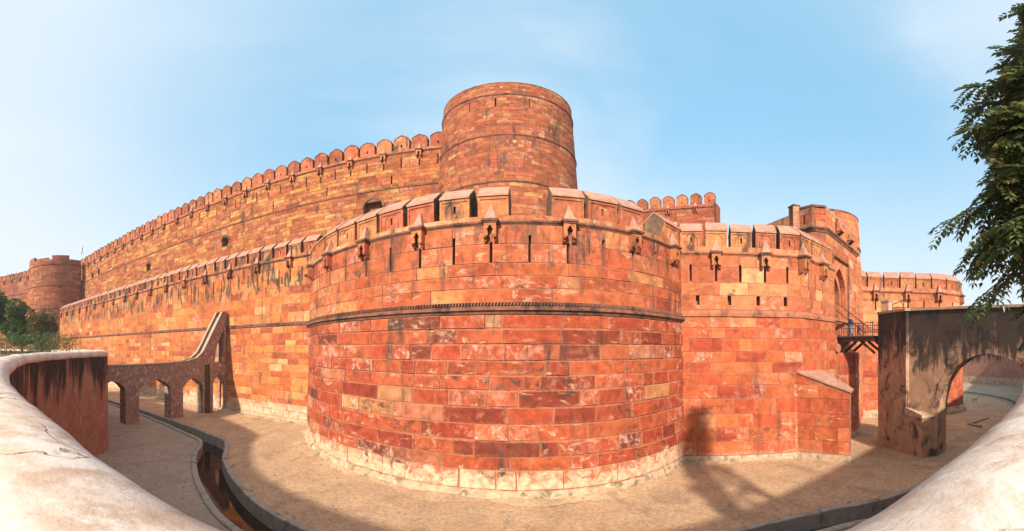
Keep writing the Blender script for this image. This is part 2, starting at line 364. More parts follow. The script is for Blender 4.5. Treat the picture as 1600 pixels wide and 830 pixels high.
class Path:
    """plan line; u = arclength in metres; outward normal is to the right of the heading (side=1) or to the left (-1)"""
    def __init__(s, pts, smooth=True, step=.2, side=1, batter=None):
        P = [Vector((p[0], p[1])) for p in pts]; out = []
        if smooth and len(P) > 2:
            for i in range(len(P) - 1):
                p0 = P[i - 1] if i else P[0] * 2 - P[1]; p1, p2 = P[i], P[i + 1]
                p3 = P[i + 2] if i + 2 < len(P) else P[-1] * 2 - P[-2]
                n = max(2, int((p2 - p1).length / step))
                # centripetal Catmull-Rom
                t0 = 0; t1 = t0 + sqrt((p1 - p0).length); t2 = t1 + sqrt((p2 - p1).length); t3 = t2 + sqrt((p3 - p2).length)
                for k in range(n):
                    t = t1 + (t2 - t1) * k / n
                    a1 = p0 * ((t1 - t) / (t1 - t0)) + p1 * ((t - t0) / (t1 - t0))
                    a2 = p1 * ((t2 - t) / (t2 - t1)) + p2 * ((t - t1) / (t2 - t1))
                    a3 = p2 * ((t3 - t) / (t3 - t2)) + p3 * ((t - t2) / (t3 - t2))
                    b1 = a1 * ((t2 - t) / (t2 - t0)) + a2 * ((t - t0) / (t2 - t0))
                    b2 = a2 * ((t3 - t) / (t3 - t1)) + a3 * ((t - t1) / (t3 - t1))
                    out.append(b1 * ((t2 - t) / (t2 - t1)) + b2 * ((t - t1) / (t2 - t1)))
            out.append(P[-1])
        else: out = P
        s.p = out; s.u = [0.]
        for i in range(1, len(out)): s.u.append(s.u[-1] + (out[i] - out[i - 1]).length)
        s.len = s.u[-1]; s.side = side; s.b = batter or (lambda z: 0.)
        s.straight = not smooth
        s.nv = []
        for i in range(len(out)):
            d = (out[min(i + 1, len(out) - 1)] - out[max(i - 1, 0)]).normalized()
            s.nv.append(Vector((d.y, -d.x)) * side)
    def fr(s, u):
        u = min(max(u, 0), s.len - 1e-6)
        i = max(0, min(bisect.bisect_right(s.u, u) - 1, len(s.p) - 2))
        f = (u - s.u[i]) / max(1e-9, s.u[i + 1] - s.u[i])
        return s.p[i].lerp(s.p[i + 1], f), s.nv[i].lerp(s.nv[i + 1], f).normalized()
    def P(s, u, z, o=0.):
        p, n = s.fr(u); k = o - s.b(z)
        return (p.x + n.x * k, p.y + n.y * k, z)
    def rz(s, u):
        p, n = s.fr(u); return atan2(n.x, -n.y) if s.side == 1 else atan2(-n.x, n.y)
    def near(s, x, y):
        b = min(range(len(s.p)), key=lambda i: (s.p[i].x - x) ** 2 + (s.p[i].y - y) ** 2); return s.u[b]

def sweep(mb, path, u0, u1, prof, step=.5, off=0, zf=None):
    n = max(1, int((u1 - u0) / step)); rings = []
    for i in range(n + 1):
        u = u0 + (u1 - u0) * i / n; dz = zf(u) if zf else 0
        rings.append([mb.pt(path.P(u, z + dz, o + off)) for o, z in prof])
    m = len(prof)
    for i in range(n):
        for k in range(m): mb.f.append((rings[i][k], rings[i][(k + 1) % m], rings[i + 1][(k + 1) % m], rings[i + 1][k]))
    mb.f.append(tuple(rings[0])); mb.f.append(tuple(rings[-1]))

def core(parent, path, u0, u1, z0, z1, cuts, mat='mortar', step=1.0, depth=.55, thick=1.2, name='wall_core'):
    """mortar bed behind the blocks, with the loopholes really cut in and lined"""
    mb = MB()
    n = max(1, int((u1 - u0) / step)); us = {round(u0 + (u1 - u0) * i / n, 4) for i in range(n + 1)}; zs = {z0, z1}
    nz = max(1, int((z1 - z0) / 4)); zs |= {round(z0 + (z1 - z0) * i / nz, 4) for i in range(nz + 1)}
    for a, b, c, d in cuts: us |= {round(a, 4), round(b, 4)}; zs |= {round(c, 4), round(d, 4)}
    us = sorted(u for u in us if u0 <= u <= u1); zs = sorted(z for z in zs if z0 <= z <= z1)
    idx = {}
    def vid(u, z):
        if (u, z) not in idx: idx[(u, z)] = mb.pt(path.P(u, z))
        return idx[(u, z)]
    for i in range(len(us) - 1):
        um = (us[i] + us[i + 1]) / 2; loc = [c for c in cuts if c[0] < um < c[1]]
        for j in range(len(zs) - 1):
            zm = (zs[j] + zs[j + 1]) / 2
            if any(c[2] < zm < c[3] for c in loc): continue
            mb.f.append((vid(us[i], zs[j]), vid(us[i + 1], zs[j]), vid(us[i + 1], zs[j + 1]), vid(us[i], zs[j + 1])))
    for a, b, c, d in cuts:
        F = [path.P(u, z) for u, z in ((a, c), (b, c), (b, d), (a, d))]; B = [path.P(u, z, -depth) for u, z in ((a, c), (b, c), (b, d), (a, d))]
        for k in range(4): mb.quad(F[k], F[(k + 1) % 4], B[(k + 1) % 4], B[k])
        mb.quad(*B)
    for i in range(n):   # top and back
        a = u0 + (u1 - u0) * i / n; b = u0 + (u1 - u0) * (i + 1) / n
        mb.quad(path.P(a, z1), path.P(b, z1), path.P(b, z1, -thick), path.P(a, z1, -thick))
        mb.quad(path.P(a, z0, -thick), path.P(b, z0, -thick), path.P(b, z1, -thick), path.P(a, z1, -thick))
    for u in (u0, u1): mb.quad(path.P(u, z0), path.P(u, z1), path.P(u, z1, -thick), path.P(u, z0, -thick))
    return mb.build(name, mat, parent)

def pick(pal, even=.10, g=(.98, .92, .82)):
    r = random.random() * sum(w for _, w in pal)
    for c, w in pal:
        r -= w
        if r <= 0: break
    W_ = sum(w for _, w in pal); mean = [sum(q[i] * w for q, w in pal) / W_ for i in range(3)]
    j = random.uniform(.84, 1.12)
    return tuple(min(.9, (x * (1 - even) + m_ * even) * j * random.uniform(.96, 1.04) * gg) for x, m_, gg in zip(c, mean, g))

def stone(mb, path, u0, u1, z0, z1, proud, nseg, bev=.016, jit=.012):
    J = lambda: random.uniform(-jit, jit)
    us = [u0 + (u1 - u0) * k / nseg for k in range(nseg + 1)]
    tl = random.uniform(-.012, .012); um_, zm_, hu_, hz_ = (u0 + u1) / 2, (z0 + z1) / 2, max(.05, (u1 - u0) / 2), max(.05, (z1 - z0) / 2)
    def ring(i, pr):
        a = [(u0 + i, z0 + i)] + [(u, z0 + i) for u in us[1:-1]] + [(u1 - i, z0 + i), (u1 - i, z1 - i)] + [(u, z1 - i) for u in us[1:-1][::-1]] + [(u0 + i, z1 - i)]
        res = []
        for u, z in a:
            q = mb.pt(path.P(u + (J() if pr > 0 else 0), z + (J() * .7 if pr > 0 else 0), pr + tl * (u - u0) / max(.1, u1 - u0) if pr > 0 else pr)); res.append(q)
            mb.lo[q] = ((u - um_) / hu_, (z - zm_) / hz_, hu_)
        return res
    R0 = ring(0, -.05); R1 = ring(0, proud - bev * .8); R2 = ring(bev, proud)
    n = len(R0)
    for A, B in ((R0, R1), (R1, R2)):
        for k in range(n): mb.f.append((A[k], A[(k + 1) % n], B[(k + 1) % n], B[k]))
    for k in range(nseg): mb.f.append((R2[k], R2[k + 1], R2[n - 2 - k], R2[n - 1 - k]))

def lay(parent, path, u0, u1, rows, lens, pal, mat, cuts=(), maxparts=300, proud=(.03, .06), joint=.03, nseg=1, veins=.7, name='stone_block', bev=.016, palz=None, bloom=.3, crust=.5, jit=.012, even=.10, g=(.98, .92, .82)):
    """courses of blocks; the ones that show largest become parts, the rest one joined part"""
    todo = []
    for j in range(len(rows) - 1):
        a, b = rows[j] + joint / 2, rows[j + 1] - joint / 2
        cc = sorted(c for c in cuts if c[3] > rows[j] + .04 and c[2] < rows[j + 1] - .04)
        u = u0 - random.uniform(0, lens[0])
        brk = []
        segs = []; s0 = u0
        for c in cc:
            if c[1] < u0 or c[0] > u1: continue
            segs.append((s0, c[0] - .0)); s0 = c[1]
            if c[2] - a > .14: todo.append((c[0], c[1], a, c[2] - .01))
            if b - c[3] > .14: todo.append((c[0], c[1], c[3] + .01, b))
        segs.append((s0, u1))
        for sa, sb in segs:
            u = sa
            while sb - u > .08:
                L_ = random.uniform(*lens) * (1.0 if random.random() > .16 else .55)
                e = u + L_
                if sb - e < lens[0] * .55: e = sb
                todo.append((u + joint / 2, e - joint / 2, a, b)); u = e
    scored = []
    for t in todo:
        um, zm = (t[0] + t[1]) / 2, (t[2] + t[3]) / 2
        p = Vector(path.P(um, zm)); d = Vector(EYE) - p; _, n = path.fr(um)
        fac = (d.x * n.x + d.y * n.y) / d.length
        scored.append((fac * (t[1] - t[0]) * (t[3] - t[2]) / d.length_squared if fac > 0 else -1, t))
    scored.sort(key=lambda x: -x[0])
    rest = MB(); pl = WL[parent.name]; nr = 0
    mt = M[mat]
    for k, (sc, t) in enumerate(scored):
        tint = pick(palz((t[2] + t[3]) / 2, (t[0] + t[1]) / 2) if palz else pal, even, g); ex = (random.random(), veins * random.choice((0, .15, .4, .8, 1)), random.choices((0, .5, .95, -1), (5, 1.6, bloom, crust))[0])
        pr = random.uniform(*proud)
        if k < maxparts and sc > 0:
            mb = MB(); mb.ct, mb.ce = tint, ex
            stone(mb, path, *t, pr, nseg, bev, jit)
            c = path.P((t[0] + t[1]) / 2, (t[2] + t[3]) / 2)
            put(mb.mesh(name, mt, c), name, parent, c, 0, pl)
        else:
            rest.ct, rest.ce = tint, ex; stone(rest, path, *t, pr, nseg, bev, jit); nr += 1
    if nr:
        o = rest.build('far_stone_blocks', mat, parent); o['kind'] = 'stuff'
def rows(z0, z1, h, jit=.12):
    n = max(1, round((z1 - z0) / h)); r = [z0 + (z1 - z0) * i / n for i in range(n + 1)]
    return [r[0]] + [x + random.uniform(-jit, jit) * h for x in r[1:-1]] + [r[-1]]

# ---- parapet furniture, built once in local space: x along the wall, -y outwards, z up
def tint_of(i, pal): random.seed(900 + i); t = pick(pal); return t
PAL_PAR = [((.50, .185, .085), 4), ((.55, .25, .11), 3), ((.60, .36, .17), 2), ((.42, .13, .07), 2)]
def arc(cx, cz, r, a0, a1, n): return [(cx + r * cos(a0 + (a1 - a0) * i / n), cz + r * sin(a0 + (a1 - a0) * i / n)) for i in range(n + 1)]
def roofed_merlon(w, h, rh, dep, loop, tint, seed):
    b = MB(); b.ct = tint; b.ce = (seed, .6, 0)
    hw = w / 2; fr = .13
    fm = lambda x, z, d: (x, d, z)
    holes = [[(-hw + fr, .0 + .02), (hw - fr, .02), (hw - fr, h - .2), (-hw + fr, h - .2)]]
    b.solid([[(-hw, 0), (hw, 0), (hw, h), (-hw, h)]] + holes, fm, 0, .06)
    inner = [[(-hw + .02, 0), (hw - .02, 0), (hw - .02, h), (-hw + .02, h)]]
    if loop: inner.append([(-.065, h * .27), (.065, h * .27), (.065, h * .58)] + arc(0, h * .58, .065, 0, pi, 5)[1:-1] + [(-.065, h * .58)])
    b.solid(inner, fm, .055, .6)
    b.ct = (.19, .12, .075)
    b.solid([[(0.56, 0), (dep, 0), (dep, h), (dep / 2, h + rh), (.02, h)]], lambda y, z, d: (d, y, z), -hw + .01, hw - .01)
    body = b.mesh('merlon', M['merlon'])
    c = MB(); ov = .08; t = .11
    prof = [(-ov, h - .03), (-ov, h + t - .02), (dep / 2, h + rh + t), (dep + ov, h + t - .02), (dep + ov, h - .03), (dep / 2, h + rh + .005)]
    c.solid([prof], lambda y, z, d: (d, y, z), -hw - .012, hw + .012)
    cap = c.mesh('cap_slab', M['cap'])
    a = MB(); pts = [(x, -.012, z) for x, z in [(-hw * .56, .02)] + arc(0, h * .42, hw * .56, pi, pi / 2 + .25, 6) + [(0, h * .42 + hw * .62)] + arc(0, h * .42, hw * .56, pi / 2 - .25, 0, 6) + [(hw * .56, .02)]]
    pts = [(p[0], .045, min(p[2], h - .24)) for p in pts]
    a.ct = tuple(x * .9 for x in tint); a.ce = (seed, .2, 0); a.tube(pts, .035, 5)
    return body, cap, a.mesh('arch_moulding', M['merlon'])
def arch_merlon(w, h, th, loop, tint, seed):
    b = MB(); b.ct = tint; b.ce = (seed, .7, 0); hw = w / 2; sh = h * .62
    side = [(hw, 0), (hw, sh), (hw * .95, sh + (h - sh) * .30), (hw * .76, sh + (h - sh) * .56), (hw * .42, sh + (h - sh) * .80), (0, h)]
    prof = side + [(-x, z) for x, z in side[-2::-1]]
    lp = [prof]
    if loop: lp.append([(-.09, h * .16), (.09, h * .16), (.09, h * .36), (-.09, h * .36)])
    b.solid(lp, lambda x, z, d: (x, d, z), 0, th)
    body = b.mesh('merlon', M['merlon'])
    c = MB()   # thin coping following the curve
    A = [(x * 1.035, z + .05) for x, z in prof[1:-1]]; B = [(x * .97, z - .06) for x, z in prof[1:-1]]
    c.solid([A + B[::-1]], lambda x, z, d: (x, d, z), -.06, th + .05)
    return body, c.mesh('coping', M['mould_dark'])
def hood_box(s, tint, seed, pyr=1.12):
    """box machicolation: pyramid hood, moulded plate, cusped opening, two corbels"""
    res = {}
    h = MB(); h.ct = tint; h.ce = (seed, .2, 0)
    b = [(-.31 * s, -.44 * s, .07), (.31 * s, -.44 * s, .07), (.31 * s, .05, .07), (-.31 * s, .05, .07)]
    ap = (0, -.03, pyr * s)
    for i in range(4): h.poly([b[i], b[(i + 1) % 4], ap])
    h.poly(b)
    res['hood'] = h.mesh('hood', M['cap'])
    p = MB(); p.box(-.43 * s, .43 * s, -.58 * s, .1, -.06, .06); p.box(-.37 * s, .37 * s, -.52 * s, .1, -.14, -.06)
    res['plate'] = p.mesh('plate', M['mould_dark'])
    x = MB(); x.ct = tint; x.ce = (seed, .4, 0); hw = .31 * s; zt, zb = -.14, -.86 * s
    hole = [(-.11 * s, zb + .0), (-.11 * s, zb + .22 * s)] + [(-.15 * s, zb + .28 * s), (-.14 * s, zb + .38 * s), (-.09 * s, zb + .42 * s), (-.07 * s, zb + .52 * s), (0, zb + .58 * s), (.07 * s, zb + .52 * s), (.09 * s, zb + .42 * s), (.14 * s, zb + .38 * s), (.15 * s, zb + .28 * s)] + [(.11 * s, zb + .22 * s), (.11 * s, zb)]
    outl = [(-hw, zb), (-hw, zt), (hw, zt), (hw, zb)] + hole[::-1]
    x.solid([outl], lambda a, c, d: (a, d, c), -.46 * s, -.36 * s)
    for sg in (-1, 1): x.box(min(sg * hw, sg * (hw - .07)), max(sg * hw, sg * (hw - .07)), -.36 * s, .05, zb, zt)
    res['box'] = x.mesh('box', M['merlon'])
    for sg in (-1, 1):
        k = MB(); k.ct = tuple(q * .75 for q in tint); k.ce = (seed, 0, 0)
        a, c = sorted((sg * (hw + .01), sg * (hw - .12 * s)))
        k.solid([[(.05, zb), (-.47 * s, zb), (-.47 * s, zb - .10 * s), (-.30 * s, zb - .16 * s), (-.27 * s, zb - .26 * s), (-.12 * s, zb - .30 * s), (.05, zb - .46 * s)]], lambda y, z, d: (d, y, z), a, c)
        res['corbel%d' % sg] = k.mesh('corbel', M['merlon'])
    return res
rnd_state = random.getstate()
ROOF = [[roofed_merlon(1.80, 1.22, .80, 1.7, lp, tint_of(i, PAL_PAR), .1 + i * .17) for i in range(4)] for lp in (False, True)]
ARCHM = [[arch_merlon(1.90, 2.35, .9, lp, tint_of(20 + i, [((.40, .125, .065), 3), ((.48, .20, .085), 2), ((.34, .10, .055), 2)]), .2 + i * .19) for i in range(4)] for lp in (False, True)]
HOOD = [hood_box(1.0, tint_of(40 + i, PAL_PAR), .3 + i * .2) for i in range(3)]
random.setstate(rnd_state)
def place_roofed(parent, path, u, z, loop, k=0, sx_=1.0, arch=True):
    pl = WL[parent.name]; body, cap, am = ROOF[1 if loop else 0][random.randrange(4)]
    o = put(body, 'merlon', parent, path.P(u, z), path.rz(u), pl); o.scale = (sx_ * .94 * random.uniform(.97, 1.02), 1, random.uniform(.96, 1.03)); o.rotation_euler.y = random.uniform(-.012, .012)
    put(cap, 'cap_slab', o, (0, 0, 0))
    if arch: put(am, 'arch_moulding', o, (0, 0, 0))
    return o
def place_arch(parent, path, u, z, loop):
    pl = WL[parent.name]; body, cop = ARCHM[1 if loop else 0][random.randrange(4)]
    o = put(body, 'merlon', parent, path.P(u, z), path.rz(u), pl); put(cop, 'coping', o, (0, 0, 0)); o.scale = (random.uniform(.95, 1.02), 1, random.uniform(.93, 1.03)); o.rotation_euler.y = random.uniform(-.02, .02); return o
def place_hood(parent, path, u, z, s=1.0):
    pl = WL[parent.name]; h = HOOD[random.randrange(3)]
    o = put(h['box'], 'machicolation_box', parent, path.P(u, z), path.rz(u), pl); o.scale = (s, s, s)
    for n in ('hood', 'plate', 'corbel-1', 'corbel1'): put(h[n], n.rstrip('-1'), o, (0, 0, 0))
    return o
LIP = [(-.2, .12), (.10, .12), (.17, .06), (.17, -.02), (.08, -.10), (.05, -.16), (-.2, -.16)]
def at_z(p, z): return [(o, q + z) for o, q in p]
STRING = [(-.1, .20), (.06, .20), (.12, .14), (.12, .08), (.06, .05), (.15, .0), (.15, -.10), (.05, -.18), (-.1, -.18)]

# ================================================================== THE SETTING
# ---- paths in plan
CH_FAR = Path([(-125, 26.0), (-75, 25.4), (-50.2, 24.7), (-32.9, 23.6), (-24.5, 22.2), (-21.6, 21.4), (-19.8, 19.7), (-17.8, 17.55), (-12.84, 14.15), (-8.7, 12.45), (-3, 11.6), (3, 11.5), (8.9, 11.6), (12.2, 10.85), (15.65, 9.3), (20, 8.1), (27, 7.2), (38, 7.8), (49, 9.6), (55.5, 13.5), (61.5, 22), (64, 40)], step=.4)
CH_NEAR = Path([(-125, 25.0), (-75, 24.4), (-50.2, 23.7), (-35.6, 22.75), (-26, 21.0), (-22.9, 20.15), (-21.6, 18.9), (-19.7, 16.75), (-14.6, 12.95), (-10.0, 10.75), (-3, 9.95), (3, 9.9), (8.5, 10.1), (11.5, 9.4), (15.0, 7.85), (20, 6.7), (27, 5.9), (38, 6.6), (49.6, 8.6), (56.6, 12.8), (62.8, 21.7), (65.4, 40)], step=.4)
MOAT = [(-125, 17.0), (-60, 16.6), (-40, 16.4), (-33, 15.6), (-29.2, 14.35), (-26.0, 13.0), (-24.75, 12.2), (-24.0, 11.1), (-22.4, 8.6), (-18.3, 4.7), (-13, 2.65), (-8.3, 1.62), (-3.2, 1.13), (0, .93), (2.5, .86), (5.6, 1.02), (9, 1.5), (13, 2.1), (20, 3.2), (26, 4.1), (36, 5.6), (50, 7.6), (66, 10.5), (75, 13.2), (78, 20), (79, 34), (79, 60)]
MW = Path(MOAT, step=.3, side=-1)
SEG_END = MW.near(26, 4.1)

def strip(name, pathA, pathB, z, mat, n=160, kind='structure', hump=0.0):
    mb = MB(); rows_ = []
    for i in range(n + 1):
        a = pathA.P(pathA.len * i / n, z) if isinstance(pathA, Path) else pathA(i / n)
        b = pathB.P(pathB.len * i / n, z) if isinstance(pathB, Path) else pathB(i / n)
        rows_.append((mb.pt(a), mb.pt(b)))
    for i in range(n): mb.f.append((rows_[i][0], rows_[i + 1][0], rows_[i + 1][1], rows_[i][1]))
    o = mb.build(name, mat); o['kind'] = kind; return o

def far_line(path, y, z): return lambda t: (path.P(path.len * t, z)[0], y, z)
# the earth floor of the moat on the fort side, with a low uneven swell
mb = MB(); NX, NY = 220, 40
grid = []
for i in range(NX + 1):
    a = CH_FAR.P(CH_FAR.len * i / NX, 0); row = []
    for j in range(NY + 1):
        t = (j / NY) ** 1.6; y = a[1] + (90 - a[1]) * t
        zz = (.05 * sin(a[0] * .31 + y * .2) + .04 * sin(a[0] * .83 - y * .57)) * min(1, t * 12) if j else 0
        row.append(mb.pt((a[0], y, zz - .02)))
    grid.append(row)
for i in range(NX):
    for j in range(NY): mb.f.append((grid[i][j], grid[i + 1][j], grid[i + 1][j + 1], grid[i][j + 1]))
o = mb.build('moat_floor', 'dirt', smooth=True); o['kind'] = 'structure'
strip('moat_path', CH_NEAR, far_line(CH_NEAR, -.5, 0), 0, 'paving', 220)
# channel: bed and walls, water, kerbs
mb = MB(); N = 260
for i in range(N):
    for k in range(1):
        a0, a1 = CH_FAR.P(CH_FAR.len * i / N, 0), CH_FAR.P(CH_FAR.len * (i + 1) / N, 0)
        b0, b1 = CH_NEAR.P(CH_NEAR.len * i / N, 0), CH_NEAR.P(CH_NEAR.len * (i + 1) / N, 0)
        lo = lambda p: (p[0], p[1], -.95)
        mb.quad(lo(a0), lo(a1), lo(b1), lo(b0))
o = mb.build('channel_bed', 'mud'); o['kind'] = 'structure'
strip('channel_water', Path([p for p in CH_FAR.p], smooth=False), Path([p for p in CH_NEAR.p], smooth=False), -.78, 'water', 260)
for nm, pth, sgn in (('channel_kerb', CH_FAR, -1), ('channel_kerb', CH_NEAR, 1)):
    q = Path([tuple(p) for p in pth.p], smooth=False, side=1 if sgn < 0 else -1)
    KP = [(.02, -.97), (.04, .08), (.01, .125), (-.29, .13), (-.34, .08), (-.34, -.2)]
    ua, ub = q.near(-40, 24), q.near(30, 7.3)
    mb = MB(); sweep(mb, q, 0, ua, KP, .6); sweep(mb, q, ub, q.len, KP, .6)
    kb = mb.build(nm, 'kerb'); kb['kind'] = 'structure'
    u = ua
    while u < ub - .2:
        e = min(ub, u + random.uniform(1.3, 2.3)); dz = random.uniform(-.02, .02); do = random.uniform(-.018, .018)
        mb = MB(); n_ = 3; rg = []
        for i in range(n_ + 1):
            uu = u + .012 + (e - u - .024) * i / n_; j = lambda: random.uniform(-.012, .012)
            rg.append([mb.pt(q.P(uu, z + dz + (j() if z > 0 else 0), o_ + do + (j() if z > 0 else 0))) for o_, z in KP])
        for i in range(n_):
            for c in range(6): mb.f.append((rg[i][c], rg[i][(c + 1) % 6], rg[i + 1][(c + 1) % 6], rg[i + 1][c]))
        mb.f.append(tuple(rg[0])); mb.f.append(tuple(rg[-1])); mb.build('kerb_stone', 'kerb', kb)
        u = e
tail = [CH_NEAR.P(CH_NEAR.len * (.80 + .2 * i / 40), -.006) for i in range(41)]
mb = MB(); ra_ = [(mb.pt(p), mb.pt((110, p[1], -.006))) for p in tail]
for i in range(40): mb.f.append((ra_[i][0], ra_[i + 1][0], ra_[i + 1][1], ra_[i][1]))
o = mb.build('moat_floor_end', 'paving'); o['kind'] = 'structure'
# small kerbed sump beyond the bridge
mb = MB(); mb.prism([(34.6, 10.1), (34.9, 10.1), (35.6, 11.6), (35.3, 11.6)], -.1, .16); mb.prism([(35.62, 11.6), (39.4, 10.6), (39.4, 10.9), (35.5, 11.9)], -.1, .16)
o = mb.build('sump_kerb', 'kerb'); o['kind'] = 'structure'
# outer bank and the ground beyond, behind the moat wall
mb = MB(); n = 200; us = [MW.len * i / n for i in range(n + 1)]
A = [mb.pt(MW.P(u, 6.45, -1.0)) for u in us]
B = []
for u in us:
    p = MW.P(u, 6.45, -1.0); d = Vector((p[0] * 4, p[1] - 60)); d.normalize(); B.append(mb.pt((max(-690, min(690, p[0] * 6 + d.x * 60)), -700 if abs(p[0]) < 70 else p[1] * .2 - 300, 6.45)))
for i in range(n): mb.f.append((A[i], A[i + 1], B[i + 1], B[i]))
o = mb.build('bank_ground', 'bank'); o['kind'] = 'structure'
mb = MB(); mb.quad((-700, -750, -2.2), (700, -750, -2.2), (700, 500, -2.2), (-700, 500, -2.2))
o = mb.build('ground', 'bank'); o['kind'] = 'structure'

# ---- moat retaining wall with its rounded coping
def crest_dz(u):
    x = MW.P(u, 0)[0]; return .40 * min(1, max(0, (-x - 7) / 17)) + .012 * sin(u * 2.1) + .008 * sin(u * 5.3 + 1)
def moat_wall(name, u0, u1, label, cz=True):
    t = thing(name, label, 'wall', MW.P((u0 + u1) / 2, 0))
    mb = MB(); sweep(mb, MW, u0, u1, [(0.02, -.3), (-.03, 7.05), (-1.1, 7.05), (-1.1, 5.8)], .5, 0, None)
    n_ = mb.build('wall_face', 'retain', t)
    m2 = MB(); prof = [(-.01, 6.95)] + [(-.565 + .60 * cos(a), 7.06 + .36 * (max(0, sin(a)) ** .8)) for a in [pi * k / 14 for k in range(15)]] + [(-1.12, 6.95)]
    sweep(m2, MW, u0, u1, prof, .3, 0, crest_dz)
    m2.build('coping', 'crest', t, smooth=True)
    return t
moat_wall('moat_wall', 0, SEG_END, 'smooth rounded cream parapet wall curving along the camera side of the moat')
# raise the face where the coping climbs
mb = MB()
uA, uB = MW.near(-125, 17), MW.near(-7, 1.5)
n = 120; ra = []
for i in range(n + 1):
    u = uA + (uB - uA) * i / n; dz = crest_dz(u)
    ra.append([mb.pt(MW.P(u, 6.9, -.035)), mb.pt(MW.P(u, 7.02 + dz, -.035)), mb.pt(MW.P(u, 7.02 + dz, -1.09)), mb.pt(MW.P(u, 6.9, -1.09))])
for i in range(n):
    for k in range(3): mb.f.append((ra[i][k], ra[i + 1][k], ra[i + 1][k + 1], ra[i][k + 1]))
mb.build('upper_course', 'retain', bpy.data.objects['moat_wall'])
tw = moat_wall('moat_wall', SEG_END, MW.len, 'dark stained moat wall seen far off through the bridge arch')
mb = MB(); sweep(mb, MW, SEG_END, MW.len, [(-.1, -.2), (.06, -.2), (.05, 1.5), (-.1, 1.6)], .6); mb.build('limewash_foot', 'plinth', tw)

# ================================================================== THE FORT
RED = [((.44, .105, .047), 6), ((.38, .078, .038), 4), ((.48, .135, .058), 4), ((.27, .055, .032), 2.4), ((.19, .055, .036), 1.5), ((.50, .29, .13), .5), ((.50, .21, .12), 1)]
ORG = [((.53, .175, .058), 6), ((.56, .215, .072), 5), ((.46, .125, .052), 4), ((.55, .29, .10), 1.5), ((.60, .38, .18), .5), ((.36, .09, .045), 1.2)]
INN = [((.43, .14, .056), 5), ((.47, .18, .066), 4), ((.52, .265, .08), 3.2), ((.37, .105, .048), 4), ((.28, .08, .042), 1.8), ((.54, .33, .13), .8)]
TOW = [((.38, .115, .056), 5), ((.42, .15, .066), 4), ((.32, .09, .048), 4), ((.48, .26, .10), .9), ((.25, .08, .05), 1.6)]
RGT = [((.52, .135, .06), 6), ((.55, .17, .075), 4), ((.47, .105, .05), 4), ((.38, .072, .042), 1.5), ((.57, .27, .15), .9)]
GATE = [((.50, .17, .08), 5), ((.54, .21, .095), 4), ((.45, .13, .066), 3), ((.58, .35, .18), .6)]
CREAM = [((.58, .39, .26), 5), ((.54, .34, .22), 3), ((.52, .25, .15), 1.6)]
def tz(z0, z1, d): return lambda z: d * max(0., min(1., (z - z0) / (z1 - z0)))

# ---- outer bastion (centre)
BA = Path([(-18.3, 37.0), (-18.75, 33.0), (-18.3, 29.6), (-16.9, 26.9), (-14.55, 24.0), (-12.2, 22.1), (-9.66, 20.7), (-6.5, 19.42), (-2.7, 18.5), (0.9, 18.2), (4.4, 18.45), (7.3, 19.4), (10.95, 21.75), (12.6, 23.4)], batter=tz(0, 15, .32))
t = thing('outer_bastion', 'big rounded red sandstone bastion bulging towards the camera at centre', 'bastion', (0, 26, 0))
u_c = BA.near(-1.05, 18.3)          # the box machicolation nearest the middle
PITCH = 2.0
b0, b1 = BA.near(-18.3, 36), BA.len - .2
slits = []; hoods = []; mers = []
k = -20
while k < 20:
    u = u_c + k * PITCH
    if BA.near(-18.75, 32.5) < u < b1 - .2:
        slits.append((u - .075, u + .075, 12.42, 13.55 if k % 2 == 0 else 13.9))
        mers.append((u, k))
        if k % 2 == 0: hoods.append(u)
    k += 1
brow = [.5, 1.62, 2.36, 3.22, 4.1, 4.98, 5.85, 6.6, 7.36, 8.2, 8.98, 9.72]
core(t, BA, b0, b1, -.4, 14.7, slits, 'mortar', .6, .5)
def palB(z, u):
    if z < 1.65: return CREAM + [((.48, .15, .075), 4), ((.55, .26, .15), 4)]
    if z > 12.4: return [((.52, .165, .08), 5), ((.48, .125, .06), 3), ((.58, .24, .12), 2)]
    if z > 10: return [((.47, .14, .062), 5), ((.41, .10, .05), 3), ((.52, .25, .11), 1.4), ((.58, .40, .22), .5)]
    return RED
lay(t, BA, b0, b1, brow, (1.5, 3.6), RED, 'stone', (), 300, (.03, .10), .06, 2, .7, palz=palB, bloom=.9, crust=1.3, jit=.035, bev=.03, even=.12, g=(.90, .74, .68))
lay(t, BA, b0, b1, [10.3, 11.05, 11.72, 12.4, 13.45, 14.52], (1.6, 3.4), RED, 'stone', slits, 300, (.03, .06), .035, 2, .7, palz=palB, bloom=.35, crust=.5, jit=.02, even=.12, g=(.95, .82, .70))
mb = MB()     # low rough footing
n = 170; pr_ = []
for i in range(n + 1):
    u = b0 + (b1 - b0) * i / n; o1 = .17 + random.uniform(-.05, .05); zt = .40 + random.uniform(-.05, .05)
    pr_.append([mb.pt(BA.P(u, -.3, o1 + .10)), mb.pt(BA.P(u, zt * .5, o1 + .05 + random.uniform(-.03, .03))), mb.pt(BA.P(u, zt - .05, o1)), mb.pt(BA.P(u, zt + .03, o1 - .09)), mb.pt(BA.P(u, zt + .10, -.05))])
for i in range(n):
    for q in range(4): mb.f.append((pr_[i][q], pr_[i + 1][q], pr_[i + 1][q + 1], pr_[i][q + 1]))
mb.build('plinth', 'plinth', t)
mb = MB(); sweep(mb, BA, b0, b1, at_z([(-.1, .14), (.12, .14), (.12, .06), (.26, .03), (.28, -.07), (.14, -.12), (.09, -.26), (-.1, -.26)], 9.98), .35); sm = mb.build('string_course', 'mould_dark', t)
mb = MB(); n = int((b1 - b0) / .17)   # twisted rope moulding
